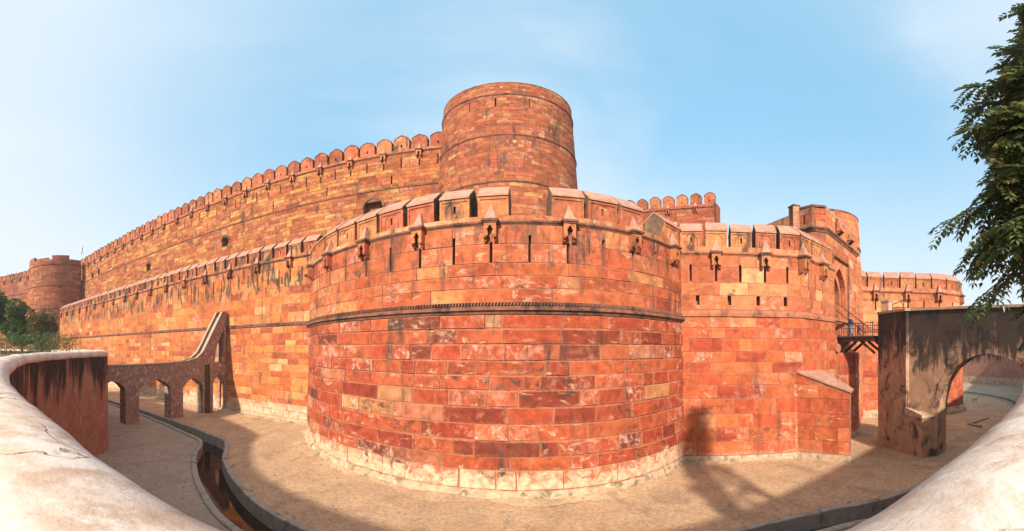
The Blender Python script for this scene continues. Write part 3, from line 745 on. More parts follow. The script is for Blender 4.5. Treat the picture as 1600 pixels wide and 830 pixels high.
for i in range(n):
    u = b0 + .17 * i
    a = [BA.P(u, 10.12, .05), BA.P(u + .12, 10.12, .05), BA.P(u + .20, 10.34, .05), BA.P(u + .08, 10.34, .05)]; c = [BA.P(u + .03, 10.15, .14), BA.P(u + .11, 10.15, .14), BA.P(u + .17, 10.31, .14), BA.P(u + .09, 10.31, .14)]
    mb.quad(*c)
    for q in range(4): mb.quad(a[q], a[(q + 1) % 4], c[(q + 1) % 4], c[q])
o = mb.build('rope_moulding', 'mould_dark', t); o['kind'] = 'stuff'
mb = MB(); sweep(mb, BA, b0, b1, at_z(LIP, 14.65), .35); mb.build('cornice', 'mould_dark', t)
lay(t, BA, b0, b1, [14.77, 15.06], (1.5, 3.2), PAL_PAR, 'merlon', (), 60, (.03, .05), .02, 2, .6)
mb = MB(); sweep(mb, BA, b0, b1, [(.02, 14.6), (.02, 15.04), (-1.75, 15.04), (-1.75, 14.6)], .5); mb.build('parapet_base', 'mortar', t)
for u, k in mers:
    if k in (1, 5): continue                     # fallen merlons
    place_roofed(t, BA, u + (.10 if k == 0 else 0), 15.06, k % 2 != 0, arch=(k % 2 != 0), sx_=.92 if k == 0 else 1.0)
for u in hoods: place_hood(t, BA, u, 14.68)

# ---- left outer wall
LW = Path([(-125, 35.2), (-60, 34.0), (-34, 33.0), (-16, 31.9)], smooth=False, batter=tz(0, 18, .5))
t = thing('outer_wall', 'long low orange curtain wall running left from the bastion, sloped caps on its merlons', 'wall', (-60, 34, 0))
w0, w1 = LW.near(-125, 35), LW.len - .1
w0 = 12.0
slits = []; us_ = []
uref = LW.len - 5.2; k = 0
while uref - k * 1.62 > w0 + 1:
    u = uref - k * 1.62; us_.append((u, k)); slits.append((u - .075, u + .075, 15.3, 16.85)); k += 1
core(t, LW, w0, w1, -.4, 18.05, slits, 'mortar', 3.0, .5)
def palL(z, u):
    if z < 1.5: return CREAM + [((.52, .19, .08), 6)]
    return ORG
lay(t, LW, w0, w1, [.35, 1.1] + rows(1.85, 10.4, .74), (1.3, 3.0), ORG, 'stone_left', (), 220, (.03, .055), .03, 1, .5, palz=palL)
lay(t, LW, w0, w1, rows(10.85, 17.85, 1.0), (1.6, 3.2), ORG, 'stone_left', slits, 80, (.03, .05), .026, 1, .35)
mb = MB(); sweep(mb, LW, w0, w1, [(-.1, -.3), (.28, -.3), (.24, .12), (.12, .34), (-.1, .36)], 1.5); mb.build('plinth', 'plinth', t)
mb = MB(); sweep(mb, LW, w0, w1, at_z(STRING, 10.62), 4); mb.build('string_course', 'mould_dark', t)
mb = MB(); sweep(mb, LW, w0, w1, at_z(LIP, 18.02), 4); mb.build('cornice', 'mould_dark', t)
mb = MB(); mb.ct = (.5, .19, .085); sweep(mb, LW, w0, w1, [(.03, 17.95), (.03, 18.42), (-1.7, 18.42), (-1.7, 17.95)], 3); mb.build('parapet_base', 'merlon', t)
for j in range(0, 64):
    u = LW.len - 4.2 - j * 2.05
    if u < w0 + 1: break
    place_roofed(t, LW, u, 18.40, j % 2 == 0, arch=True, sx_=1.0)
for u, k in us_:
    if k % 3 == 1 and u > w0 + 2: place_hood(t, LW, u, 18.04)

# ---- left inner wall, high behind
IW = Path([(-109, 42.4), (-60, 41.2), (-6.5, 39.9)], smooth=False, batter=lambda z: max(0, (z - 10) * .035))
t = thing('inner_wall', 'tall inner curtain wall with pointed merlons climbing from far left to the round tower', 'wall', (-50, 41, 0))
slits = []; us_ = []
uref = IW.len - 4.1; k = -1
while uref - k * 2.2 > .6:
    u = uref - k * 2.2; us_.append((u, k)); slits.append((u - .08, u + .08, 31.0, 32.55 if k % 2 else 32.0))
    if k % 4 == 1: slits.append((u - 1.25, u - 1.1, 28.75, 30.05))
    k += 1
holes = [(-16.3, 25.0, 1.25, 26.7), (-41.3, 24.7, .75, 26.3), (-64.6, 24.6, .75, 26.2), (-90.9, 28.6, .55, 30.0), (-95.3, 28.4, .55, 29.8)]
hc = []
for x, z0, hw, z1 in holes:
    u = (x + 109) * IW.len / 102.5; hc.append((u - hw, u + hw, z0, z1))
core(t, IW, 0, IW.len, 12, 33.3, slits + hc, 'mortar_dark', 4.0, .9)
lay(t, IW, 0, IW.len, rows(17.0, 28.0, .55), (1.1, 2.7), INN, 'stone_inner', hc, 150, (.025, .05), .024, 1, .6, bev=.012)
lay(t, IW, 0, IW.len, rows(28.3, 33.15, .54), (1.1, 2.6), INN, 'stone_inner', slits + hc, 150, (.025, .05), .024, 1, .6, bev=.012)
for a, b, c, d in hc:     # arched stone surround of each drain opening
    mb = MB(); w = (b - a) / 2; cu = (a + b) / 2
    inn = arc(0, d - w * .75, w, 0, pi, 10); outr = arc(0, d - w * .75, w + .28, 0, pi, 10)
    lp = outr + inn[::-1]
    mb.solid([lp], lambda x, z, dd: IW.P(cu + x, z, dd), .05, .16)
    sp = [(w, d - w * .75)] + arc(0, d - w * .75, w, 0, pi, 10) + [(-w - .01, d + .03), (w + .01, d + .03)]
    mb.solid([sp], lambda x, z, dd: IW.P(cu + x, z, dd), -.2, .055)
    mb.build('drain_surround', 'mould_dark', t)
mb = MB(); sweep(mb, IW, 0, IW.len, at_z([(-.1, .1), (.12, .1), (.14, -.05), (.05, -.14), (-.1, -.14)], 28.14), 6); mb.build('string_course', 'mould_dark', t)
mb = MB(); sweep(mb, IW, 0, IW.len, at_z(LIP, 33.35), 6); mb.build('cornice', 'mould_dark', t)
mb = MB(); mb.ct = (.42, .135, .065); sweep(mb, IW, 0, IW.len, [(.04, 33.25), (.04, 33.85), (-.95, 33.85), (-.95, 33.25)], 4); mb.build('parapet_base', 'merlon', t)
for u, k in us_:
    place_arch(t, IW, u, 33.82, k % 2 == 1)
    if k % 2 == 0: place_hood(t, IW, u, 33.4, 1.0)

# ---- round tower
def circ(cx, cy, R, a0, a1, n=90): return [(cx + R * cos(a0 + (a1 - a0) * i / n), cy + R * sin(a0 + (a1 - a0) * i / n)) for i in range(n + 1)]
def ring_path(cx, cy, R, a0, a1, bat, n=90): return Path(circ(cx, cy, R, a0, a1, n), smooth=False, batter=bat)
TW = ring_path(-.53, 43.5, 8.75, radians(165), radians(395), tz(20, 40, 1.2))
t = thing('round_tower', 'tall round brown-red tower with three ring mouldings rising behind the bastion', 'tower', (-.53, 43.5, 8))
slits = []
for dx in (-29, -8, 17, 37, 56):
    u = TW.len * ((270 + dx * 1.0) - 165) / 230; slits.append((u - .09, u + .09, 35.9, 37.4))
core(t, TW, 0, TW.len, 12, 40.0, slits, 'mortar_dark', 1.0, .6)
lay(t, TW, 0, TW.len, rows(16.5, 25.15, .52), (1.0, 2.3), TOW, 'stone_tower', (), 80, (.022, .045), .022, 2, .6, bev=.012)
lay(t, TW, 0, TW.len, rows(25.45, 31.4, .52), (1.0, 2.3), TOW, 'stone_tower', (), 120, (.022, .045), .022, 2, .6, bev=.012)
lay(t, TW, 0, TW.len, rows(31.7, 37.85, .52), (1.0, 2.3), TOW, 'stone_tower', slits, 100, (.022, .045), .022, 2, .6, bev=.012)
lay(t, TW, 0, TW.len, rows(38.15, 40.0, .46), (.9, 1.9), TOW, 'stone_tower', (), 0, (.022, .045), .022, 2, .4, bev=.012)
for z in (25.3, 31.55, 38.0):
    mb = MB(); sweep(mb, TW, 0, TW.len, at_z([(-.1, .12), (.10, .12), (.15, 0), (.08, -.13), (-.1, -.15)], z), .6); mb.build('ring_moulding', 'mould_dark', t)
mb = MB(); sweep(mb, TW, 0, TW.len, [(.05, 39.95), (.04, 40.15), (-.7, 40.22), (-.75, 39.95)], .6); mb.build('rim', 'mould_dark', t)
mb = MB(); mb.poly([TW.P(TW.len * i / 60, 39.6, -.3) for i in range(61)]); mb.build('roof_terrace', 'mortar_dark', t)

# ---- inner wall fragment right of the tower
FW = Path([(10, 68.6), (31.5, 50.5)], smooth=False, batter=lambda z: max(0, (z - 12) * .02))
t = thing('inner_wall', 'short stretch of inner wall with rounded merlons right of the round tower', 'wall', (22, 58, 8))
core(t, FW, 0, FW.len, 14, 32.4, [], 'mortar_dark', 3.0)
lay(t, FW, 0, FW.len, rows(18, 32.2, .55), (1.1, 2.5), [((.38, .09, .048), 5), ((.44, .13, .06), 3), ((.30, .07, .04), 3), ((.5, .26, .1), .5)], 'stone_inner', [], 80, (.025, .05), .024, 1, .5)
mb = MB(); sweep(mb, FW, 0, FW.len, at_z(LIP, 32.5), 6); mb.build('cornice', 'mould_dark', t)
mb = MB(); mb.ct = (.38, .10, .055); sweep(mb, FW, 0, FW.len, [(.04, 32.4), (.04, 33.1), (-.95, 33.1), (-.95, 32.4)], 4); mb.build('parapet_base', 'merlon', t)
for k in range(11):
    u = FW.len - 1.05 - k * 2.35
    place_arch(t, FW, u, 33.05, k % 2 == 0)
    if k % 2 == 1: place_hood(t, FW, u, 32.55)
mb = MB(); mb.ct = (.36, .10, .055); mb.prism([(31.55, 50.4), (33.4, 52.0), (37, 58), (31, 58)], 12, 33.0); mb.build('return_wall', 'stone_inner', t)

# ---- right outer wall between bastion and gate
RW = Path([(9.6, 22.85), (11.0, 22.1), (18.5, 18.05), (23.6, 19.2)], smooth=False, batter=tz(0, 15, .18))
def corner(path, i):   # true mitre normals at polyline corners
    d0 = (path.p[i] - path.p[i - 1]).normalized(); d1 = (path.p[i + 1] - path.p[i]).normalized()
    n0 = Vector((d0.y, -d0.x)); n1 = Vector((d1.y, -d1.x)); m = (n0 + n1).normalized(); return m / max(.4, m.dot(n0))
t = thing('gate_wall', 'orange-red wall of large smooth blocks between the bastion and the gatehouse', 'wall', (16, 20, 0))
RA = Path([(9.0, 23.18), (18.5, 18.05)], smooth=False, batter=tz(0, 15, .18)); RB = Path([(18.5, 18.05), (23.6, 19.2)], smooth=False, batter=tz(0, 15, .18))
def on(path, x, y): # arclength of foot point on a straight path
    d = path.p[1] - path.p[0]; return (Vector((x, y)) - path.p[0]).dot(d) / d.length
oA = on(RA, 11, 22.1)
slA = [(oA + s - .075, oA + s + .075, 12.6, 13.78) for s in (.68, 2.42, 4.08, 5.81, 7.41)]
wdA = [(oA + s - .12, oA + s + .12, 10.95, 11.6) for s in (1.16, 3.33, 5.32, 7.27)]
slB = [(s - .07, s + .07, 12.3, 13.6) for s in (1.0, 2.0, 3.1, 4.1)] + [(s - .1, s + .1, 10.95, 11.55) for s in (1.5, 3.0)]
core(t, RA, 0, RA.len + .05, -.4, 14.6, slA + wdA, 'mortar', 1.0)
core(t, RB, 0, RB.len, -.4, 14.6, slB, 'mortar', 1.0)
rr = [.5, 1.49, 2.51, 3.46, 4.53, 5.46, 6.3, 7.02, 7.76, 8.65, 9.4, 10.1]
lay(t, RA, 0, RA.len, rr, (1.1, 2.3), RGT, 'stone_right', (), 300, (.03, .06), .03, 1, .6, bloom=.7, crust=.4, jit=.02, g=(1.0, .88, .72))
lay(t, RA, 0, RA.len, [10.62, 11.62, 12.5, 13.6, 14.45], (1.6, 3.0), GATE, 'stone_right', slA + wdA, 300, (.025, .045), .024, 1, .45)
lay(t, RB, 0, RB.len, rr, (.9, 1.9), RGT, 'stone_right', (), 300, (.03, .05), .026, 1, .5)
lay(t, RB, 0, RB.len, [10.62, 11.62, 12.5, 13.6, 14.45], (1.1, 2.2), GATE, 'stone_right', slB, 300, (.025, .045), .024, 1, .4)
for p_ in (RA, RB):
    mb = MB(); sweep(mb, p_, 0, p_.len + (.06 if p_ is RA else 0), at_z([(-.1, .25), (.05, .25), (.08, .1), (.15, .02), (.15, -.2), (.06, -.26), (-.1, -.26)], 10.36), 3); mb.build('string_course', 'mould', t)
    mb = MB(); sweep(mb, p_, 0, p_.len + (.06 if p_ is RA else 0), at_z(LIP, 14.6), 3); mb.build('cornice', 'mould', t)
    mb = MB(); mb.ct = (.55, .22, .1); sweep(mb, p_, 0, p_.len, [(.03, 14.5), (.03, 15.1), (-1.6, 15.1), (-1.6, 14.5)], 3); mb.build('parapet_base', 'merlon', t)
    mb = MB(); sweep(mb, p_, 0, p_.len, [(-.1, -.3), (.2, -.3), (.16, .34), (.1, .46), (-.1, .48)], 1.0); mb.build('plinth', 'plinth', t)
for k in range(5): place_roofed(t, RA, oA + .72 + k * 1.72, 15.08, k % 2 == 0, sx_=.87)
place_roofed(t, RA, oA - 1.0, 15.08, True, sx_=.87)
for k in range(3): place_roofed(t, RB, .75 + k * 1.6, 15.08, k % 2 == 1, sx_=.80)
for s in (2.42, 5.81): place_hood(t, RA, oA + s, 14.62)
for s in (.15, 2.9): place_hood(t, RB, s, 14.62, 1.05)
# buttress with its sloping cap
bt = thing('buttress', 'low angled buttress with sloping pink cap at the foot of the gate wall', 'buttress', (18.8, 16.6, 0))
fp = [(18.15, 18.28), (19.72, 14.85), (20.9, 15.6), (21.2, 18.6), (18.5, 18.2)]; zt = [6.25, 4.95, 4.95, 6.2, 6.35]
mb = MB(); mb.prism(fp, -.3, zt); mb.build('wall_core', 'mortar', bt)
BP = Path([fp[0], fp[1]], smooth=False)
def zcap(u): return 6.25 - 1.3 * u / BP.len
for j in range(6):
    a, b = [.55, 1.5, 2.5, 3.45, 4.5, 5.45, 6.3][j:j + 2]; u = 0
    while u < BP.len - .2:
        e = u + random.uniform(.9, 1.7)
        if BP.len - e < .6: e = BP.len
        za, zb = min(b, zcap(u) - .08), min(b, zcap(e) - .08)
        if min(za, zb) - a > .1:
            m2 = MB(); m2.ct = pick(RGT); m2.ce = (random.random(), random.choice((0, .4, 1)), 0)
            q = [(u + .013, a + .013), (e - .013, a + .013), (e - .013, zb - .013), (u + .013, za - .013)]
            F_ = [BP.P(x, z, .035) for x, z in q]; B_ = [BP.P(x, z, -.02) for x, z in q]
            m2.quad(*F_)
            for q_ in range(4): m2.quad(F_[q_], F_[(q_ + 1) % 4], B_[(q_ + 1) % 4], B_[q_])
            m2.build('stone_block', 'stone_right', bt)
        u = e
mb = MB(); ov = [(18.05, 18.25), (19.70, 14.68), (21.05, 15.5), (21.25, 18.65), (18.4, 18.4)]
a = [mb.pt((p[0], p[1], z)) for p, z in zip(ov, zt)]; b = [mb.pt((p[0], p[1], z + .13)) for p, z in zip(ov, zt)]
for i in range(5): mb.f.append((a[i], a[(i + 1) % 5], b[(i + 1) % 5], b[i]))
mb.f.append(tuple(b)); mb.f.append(tuple(a[::-1])); mb.build('cap_slab', 'cap', bt)
mb = MB(); mb.prism([(17.95, 18.2), (19.65, 14.6), (21.1, 15.5), (21, 17), (18.4, 18.3)], -.3, .5); mb.build('plinth', 'plinth', bt)

# ---- gatehouse
GC, GD = (22.1, 18.98), (30.5, 22.0)
GP = Path([GC, GD], smooth=False); GL = GP.len
t = thing('gatehouse', 'tall gatehouse with a pointed arch doorway at the end of the drawbridge', 'gatehouse', (26, 23, 0))
s0 = 3.05 + .62; AW = 1.42; ASP = 12.3; AAP = 14.45; DECK = 9.15
def parch(c, hw, zs, za, n=8):
    R = ((za - zs) ** 2 + hw * hw) / (2 * hw)
    right = []
    a1 = math.acos(max(-1, min(1, (R - hw) / R)))
    for i in range(n + 1):
        a = a1 * i / n; right.append((c - R + hw + R * cos(a) if False else c + hw - R + R * cos(a), zs + R * sin(a)))
    left = [(2 * c - x, z) for x, z in right[:-1]][::-1]
    return right + left
arch = [(s0 + AW, DECK)] + parch(s0, AW, ASP, AAP) + [(s0 - AW, DECK)]
panel = [(s0 - 2.1, DECK), (s0 + 2.1, DECK), (s0 + 2.1, 15.9), (s0 - 2.1, 15.9)]
fg = lambda a, b, d: GP.P(a, b, d)
mb = MB(); mb.ct = (.5, .18, .085); mb.ce = (.3, .4, 0)
mb.solid([[(0, -.4), (GL, -.4), (GL, 19.7), (0, 19.7)], panel], fg, -1.0, 0.0); mb.build('wall_core', 'mortar', t)
mb = MB(); mb.ct = (.54, .20, .09); mb.ce = (.7, .5, 0)
pan2 = [(s0 - 2.12, DECK - .02), (s0 + 2.12, DECK - .02), (s0 + 2.12, 15.92), (s0 - 2.12, 15.92)]
arch2 = parch(s0, AW + .45, ASP + .1, AAP + .75)
mb.solid([[(s0 - 2.12, DECK - .02), (s0 - AW - .45, DECK - .02)] + arch2[::-1] + [(s0 + AW + .45, DECK - .02), (s0 + 2.12, DECK - .02), (s0 + 2.12, 15.92), (s0 - 2.12, 15.92)]], fg, -.55, -.12)
mb.build('arch_panel', 'stone_right', t)
mb = MB(); mb.ct = (.50, .17, .08)
mb.solid([[(s0 - AW - .5, DECK - .02), (s0 - AW, DECK - .02)] + arch[1:-1][::-1] + [(s0 + AW, DECK - .02), (s0 + AW + .5, DECK - .02), (s0 + AW + .5, 15.4), (s0 - AW - .5, 15.4)]], fg, -1.3, -.6)
mb.build('inner_arch', 'stone_right', t)
mb = MB()
for a, b in (((s0 - 2.2, DECK), (s0 - 2.2, 16.0)), ((s0 + 2.2, DECK), (s0 + 2.2, 16.0)), ((s0 - 2.2, 16.0), (s0 + 2.2, 16.0))):
    mb.tube([GP.P(a[0], a[1], .04), GP.P(b[0], b[1], .04)], .09, 6)
mb.build('arch_frame', 'mould_dark', t)
mb = MB(); n_ = 8                                     # vaulted passage behind the arch
pa = [(s0 + 1.8, 9.0)] + parch(s0, 1.8, 12.3, 14.6) + [(s0 - 1.8, 9.0)]
for d0, d1 in ((-1.3, -5.0), (-5.0, -9.0)):
    for i in range(len(pa) - 1): mb.quad(GP.P(*pa[i], d0), GP.P(*pa[i + 1], d0), GP.P(*pa[i + 1], d1), GP.P(*pa[i], d1))
mb.poly([GP.P(a, z, -9.0) for a, z in pa]); mb.quad(GP.P(s0 - 1.8, 9.02, -.3), GP.P(s0 + 1.8, 9.02, -.3), GP.P(s0 + 1.8, 9.02, -9), GP.P(s0 - 1.8, 9.02, -9))
mb.build('passage', 'void', t)
cutg = [(s0 - 2.3, s0 + 2.3, DECK - .1, 16.1)]
lay(t, GP, 0, GL, rows(-.2, 17.5, .78), (.9, 2.0), GATE, 'stone_right', cutg, 300, (.02, .04), .02, 1, .5)
lay(t, GP, 0, GL, rows(18.0, 19.6, .55), (.8, 1.8), GATE, 'stone_right', (), 60, (.02, .04), .02, 1, .5)
mb = MB(); sweep(mb, GP, -.0, GL, at_z([(-.1, .2), (.22, .2), (.22, .08), (.10, -.05), (.06, -.2), (-.1, -.2)], 17.75), 3); mb.build('cornice', 'mould_dark', t)
mb = MB(); sweep(mb, GP, 0, GL, at_z([(-.1, .14), (.10, .14), (.1, -.1), (-.1, -.16)], 10.45), 3); sc_ = mb.build('string_course', 'mould', t)
mb = MB(); mb.ct = (.5, .2, .1); sweep(mb, GP, 0, GL, [(.05, 19.6), (.05, 19.85), (-.9, 19.85), (-.9, 19.6)], 3); mb.build('parapet_coping', 'cap', t)
for s in (2.5, 5.6):                                   # two small bracketed balconies on the parapet
    mb = MB(); mb.ct = (.5, .19, .09)
    mb.solid([[(-.1, 18.35), (.62, 18.35), (.62, 18.5), (.5, 18.55), (.25, 19.5), (-.1, 19.6)]], lambda o_, z, d: GP.P(s + d, z, o_), -.42, .42)
    bb = mb.build('balcony', 'merlon', t)
    for d0, d1 in ((-.36, -.2), (.2, .36)):
        mb = MB(); mb.solid([[(-.1, 17.9), (.1, 17.95), (.55, 18.32), (-.1, 18.32)]], lambda o_, z, d: GP.P(s + d, z, o_), d0, d1); mb.build('bracket', 'mould_dark', bb)
# chamfered front corner and long left flank of the gatehouse
GQ = Path([(20.75, 22.6), (21.15, 19.55), (22.1, 18.98)], smooth=False)
for pts_, lab in (([(20.92, 21.4), (21.15, 19.55)], 'side'), ([(21.15, 19.55), (22.1, 18.98)], 'chamfer')):
    q = Path(pts_, smooth=False); cc = [(q.len - 1.0, q.len - .8, 18.3, 19.1)] if lab == 'side' else []
    core(t, q, 0, q.len, -.4, 19.85, cc, 'mortar', 2.0, .5, 1.0, 'flank_core')
    lay(t, q, 0, q.len, rows(13.5, 17.5, .6), (.8, 1.7), [((.42, .14, .075), 3), ((.36, .15, .09), 3), ((.46, .19, .1), 2)], 'stone_tower', cc, 60, (.02, .035), .02, 1, .3)
    lay(t, q, 0, q.len, rows(17.95, 19.7, .6), (.8, 1.7), [((.38, .17, .10), 3), ((.33, .16, .1), 3), ((.46, .12, .06), 2)], 'stone_tower', cc, 60, (.02, .035), .02, 1, .2)
    mb = MB(); sweep(mb, q, 0, q.len, at_z([(-.1, .2), (.2, .2), (.2, .08), (.10, -.05), (.06, -.2), (-.1, -.2)], 17.75), 3); mb.build('cornice', 'mould_dark', t)
    mb = MB(); sweep(mb, q, 0, q.len, [(.06, 19.8), (.06, 19.98), (-.9, 19.98), (-.9, 19.8)], 3); mb.build('parapet_coping', 'mould_dark', t)
mb = MB(); mb.ct = (.42, .2, .12); mb.prism([(20.45, 21.05), (20.98, 20.85), (21.2, 21.6), (20.65, 21.8)], 12, 20.1); o = mb.build('corner_pier', 'stone_tower', t)
mb = MB(); mb.prism([(20.40, 21.0), (21.02, 20.79), (21.26, 21.65), (20.60, 21.86)], 20.1, 20.22); mb.build('pier_cap', 'mould_dark', o)
mb = MB(); mb.prism([(21.25, 20), (22.6, 19.6), (30.2, 22.4), (29, 30), (21.7, 30)], 19.0, 19.15); mb.build('roof_terrace', 'mortar_dark', t)
mb = MB(); mb.ct = (.36, .17, .1); mb.prism([(19.2, 28.0), (20.55, 21.75), (21.6, 21.9), (21.0, 28.4)], 10, [18.4, 19.35, 19.35, 18.4]); mb.build('flank_parapet', 'stone_tower', t)
# round turret behind the gate's right shoulder
TU = ring_path(29.9, 26.3, 4.5, radians(150), radians(380), tz(12, 22.5, .55), 50)
t = thing('gate_turret', 'plain round turret behind the right shoulder of the gatehouse', 'turret', (29.9, 26.3, 0))
core(t, TU, 0, TU.len, -.4, 22.3, [(TU.len * .72 - .1, TU.len * .72 + .1, 20.2, 21.4)], 'mortar_dark', .8)
lay(t, TU, 0, TU.len, rows(-.2, 18.6, .7), (.9, 1.9), GATE, 'stone_right', (), 60, (.02, .035), .02, 2, .3)
lay(t, TU, 0, TU.len, rows(18.9, 22.3, .6), (.9, 1.9), GATE, 'stone_right', (), 60, (.02, .035), .02, 2, .3)
mb = MB(); sweep(mb, TU, 0, TU.len, at_z([(-.1, .1), (.12, .1), (.12, -.05), (-.1, -.15)], 18.75), .6); mb.build('ring_moulding', 'mould_dark', t)
mb = MB(); sweep(mb, TU, 0, TU.len, [(.05, 22.25), (.05, 22.45), (-.5, 22.45), (-.5, 22.25)], .6); mb.build('rim', 'mould_dark', t)
mb = MB(); mb.poly([TU.P(TU.len * i / 40, 22.1, -.2) for i in range(41)]); mb.build('roof_terrace', 'mortar_dark', t)
# round abutment under the gate sill
AB = ring_path(26.2, 21.9, 2.6, radians(170), radians(370), None, 40)
t = thing('gate_abutment', 'round shaded stone drum below the drawbridge at the gate', 'abutment', (26.2, 21.9, 0))
core(t, AB, 0, AB.len, -.4, 7.6, [], 'mortar', .6)
lay(t, AB, 0, AB.len, rows(.0, 7.5, .9), (1.0, 2.0), RGT, 'stone_right', (), 100, (.02, .04), .022, 2, .4)
mb = MB(); sweep(mb, AB, 0, AB.len, [(-.1, -.3), (.22, -.3), (.18, .3), (-.1, .45)], .6); mb.build('plinth', 'plinth', t)
mb = MB(); mb.poly([AB.P(AB.len * i / 30, 7.58, 0) for i in range(31)]); mb.build('top_slab', 'mortar', t)

# ---- far right bastion beyond the gate
FB = Path([(29.5, 25.6), (32.4, 24.6), (35.4, 22.6), (38.2, 19.2), (40.2, 16.6), (42.0, 15.35), (43.6, 15.2), (45.8, 16.2), (47.5, 19)], batter=tz(0, 15, .25))
t = thing('far_bastion', 'smaller sunlit bastion with hooded boxes beyond the drawbridge', 'bastion', (39, 21, 0))
slits = []; ms = []
u0_ = FB.near(41.4, 15.7)
for k in range(-9, 4):
    u = u0_ + k * 1.9
    if .8 < u < FB.len - .6: slits.append((u - .07, u + .07, 12.4, 13.6)); ms.append((u, k))
core(t, FB, 0, FB.len, -.4, 14.6, slits, 'mortar', .8)
lay(t, FB, 0, FB.len, rows(.3, 9.8, .85), (1.2, 2.6), RGT, 'stone_right', (), 120, (.03, .05), .026, 2, .5)
lay(t, FB, 0, FB.len, rows(10.2, 14.4, .85), (1.2, 2.6), [((.55, .25, .12), 4), ((.53, .19, .09), 4), ((.58, .34, .17), 1.5)], 'stone_right', slits, 120, (.03, .05), .026, 2, .5)
mb = MB(); sweep(mb, FB, 0, FB.len, at_z(STRING, 10.0), .6); mb.build('string_course', 'mould', t)
mb = MB(); sweep(mb, FB, 0, FB.len, at_z(LIP, 14.6), .6); mb.build('cornice', 'mould', t)
mb = MB(); sweep(mb, FB, 0, FB.len, [(-.1, -.3), (.4, -.3), (.35, .3), (.1, .8), (-.1, .9)], .6); mb.build('plinth', 'plinth', t)
mb = MB(); mb.ct = (.55, .22, .11); sweep(mb, FB, 0, FB.len, [(.03, 14.5), (.03, 15.1), (-1.6, 15.1), (-1.6, 14.5)], .8); mb.build('parapet_base', 'merlon', t)
for u, k in ms:
    if k == 1: continue
    place_roofed(t, FB, u, 15.08, k % 2 == 0, arch=False, sx_=1.03)
    if k % 2: place_hood(t, FB, u, 14.62)
place_hood(t, FB, u0_ + 1.9, 14.62)

# ---- far left tower and walls
FT = ring_path(-112.5, 38.8, 11.0, radians(150), radians(380), tz(8, 36, 1.0), 50)
t = thing('far_tower', 'hazy round tower with broken parapet at the far left end of the fort', 'tower', (-112.5, 38.8, 8))
core(t, FT, 0, FT.len, 8, 35.2, [], 'mortar_dark', 1.0)
lay(t, FT, 0, FT.len, rows(14, 35.2, .7), (1.2, 2.6), TOW, 'stone_tower', (), 0, (.02, .04), .03, 2, .3)
for z in (20, 27, 33.6):
    mb = MB(); sweep(mb, FT, 0, FT.len, at_z([(-.1, .15), (.2, .15), (.2, -.1), (-.1, -.2)], z), 1.0); mb.build('ring_moulding', 'mould_dark', t)
for a, b, h in ((.08, .31, 35.9), (.33, .60, 36.6), (.63, .74, 35.8), (.77, .9, 36.4)):
    mb = MB(); mb.ct = (.38, .13, .08); sweep(mb, FT, FT.len * a, FT.len * b, [(0, 35.1), (0, h), (-.9, h), (-.9, 35.1)], .8); mb.build('parapet_block', 'stone_tower', t)
FWL = Path([(-175, 8), (-150, 18), (-128, 30), (-112, 36)], smooth=True, batter=lambda z: max(0, (z - 10) * .03), step=2)
t = thing('far_wall', 'distant crenellated wall behind the trees at the left edge', 'wall', (-145, 20, 8))
core(t, FWL, 0, FWL.len, 8, 34, [], 'mortar_dark', 3.0)
lay(t, FWL, 0, FWL.len, rows(12, 33.8, .75), (1.4, 3.2), TOW, 'stone_tower', (), 0, (.02, .04), .03, 1, .3)
mb = MB(); sweep(mb, FWL, 0, FWL.len, at_z(LIP, 34), 3); mb.build('cornice', 'mould_dark', t)
for z in (20, 28):
    mb = MB(); sweep(mb, FWL, 0, FWL.len, at_z([(-.1, .15), (.2, .15), (.2, -.1), (-.1, -.2)], z), 3); mb.build('string_course', 'mould_dark', t)
k = 0
while 1.2 + k * 2.3 < FWL.len - 1:
    place_arch(t, FWL, 1.2 + k * 2.3, 34.1, k % 2 == 0)
    if k % 2: place_hood(t, FWL, 1.2 + k * 2.3, 34)
    k += 1
OWL = Path([(-150, 14), (-132, 24), (-119, 32), (-112.5, 35)], smooth=True, step=2)
t = thing('far_outer_wall', 'low distant outer wall with sloped caps half hidden by trees', 'wall', (-130, 25, 0))
core(t, OWL, 0, OWL.len, -.4, 18, [], 'mortar', 3.0)
lay(t, OWL, 0, OWL.len, rows(0, 17.8, .9), (1.4, 3.2), ORG, 'stone_left', (), 0, (.02, .04), .03, 1, .3)
mb = MB(); sweep(mb, OWL, 0, OWL.len, at_z(LIP, 18), 3); mb.build('cornice', 'mould_dark', t)
for k in range(int(OWL.len / 2.05)): place_roofed(t, OWL, 1 + k * 2.05, 18.1, k % 2 == 0, arch=False)
mb = MB(); mb.tube([(-99.4, 41.0, 36.2), (-98.9, 41.0, 37.4), (-98.7, 41.0, 38.1)], [.10, .09, .07], 6); mb.tube([(-99.0, 41.0, 37.2), (-98.3, 41.0, 38.5)], .07, 5)
tag(mb.build('metal_post', 'charcoal'), 'small dark slanted post on top of the inner wall at far left', 'post')

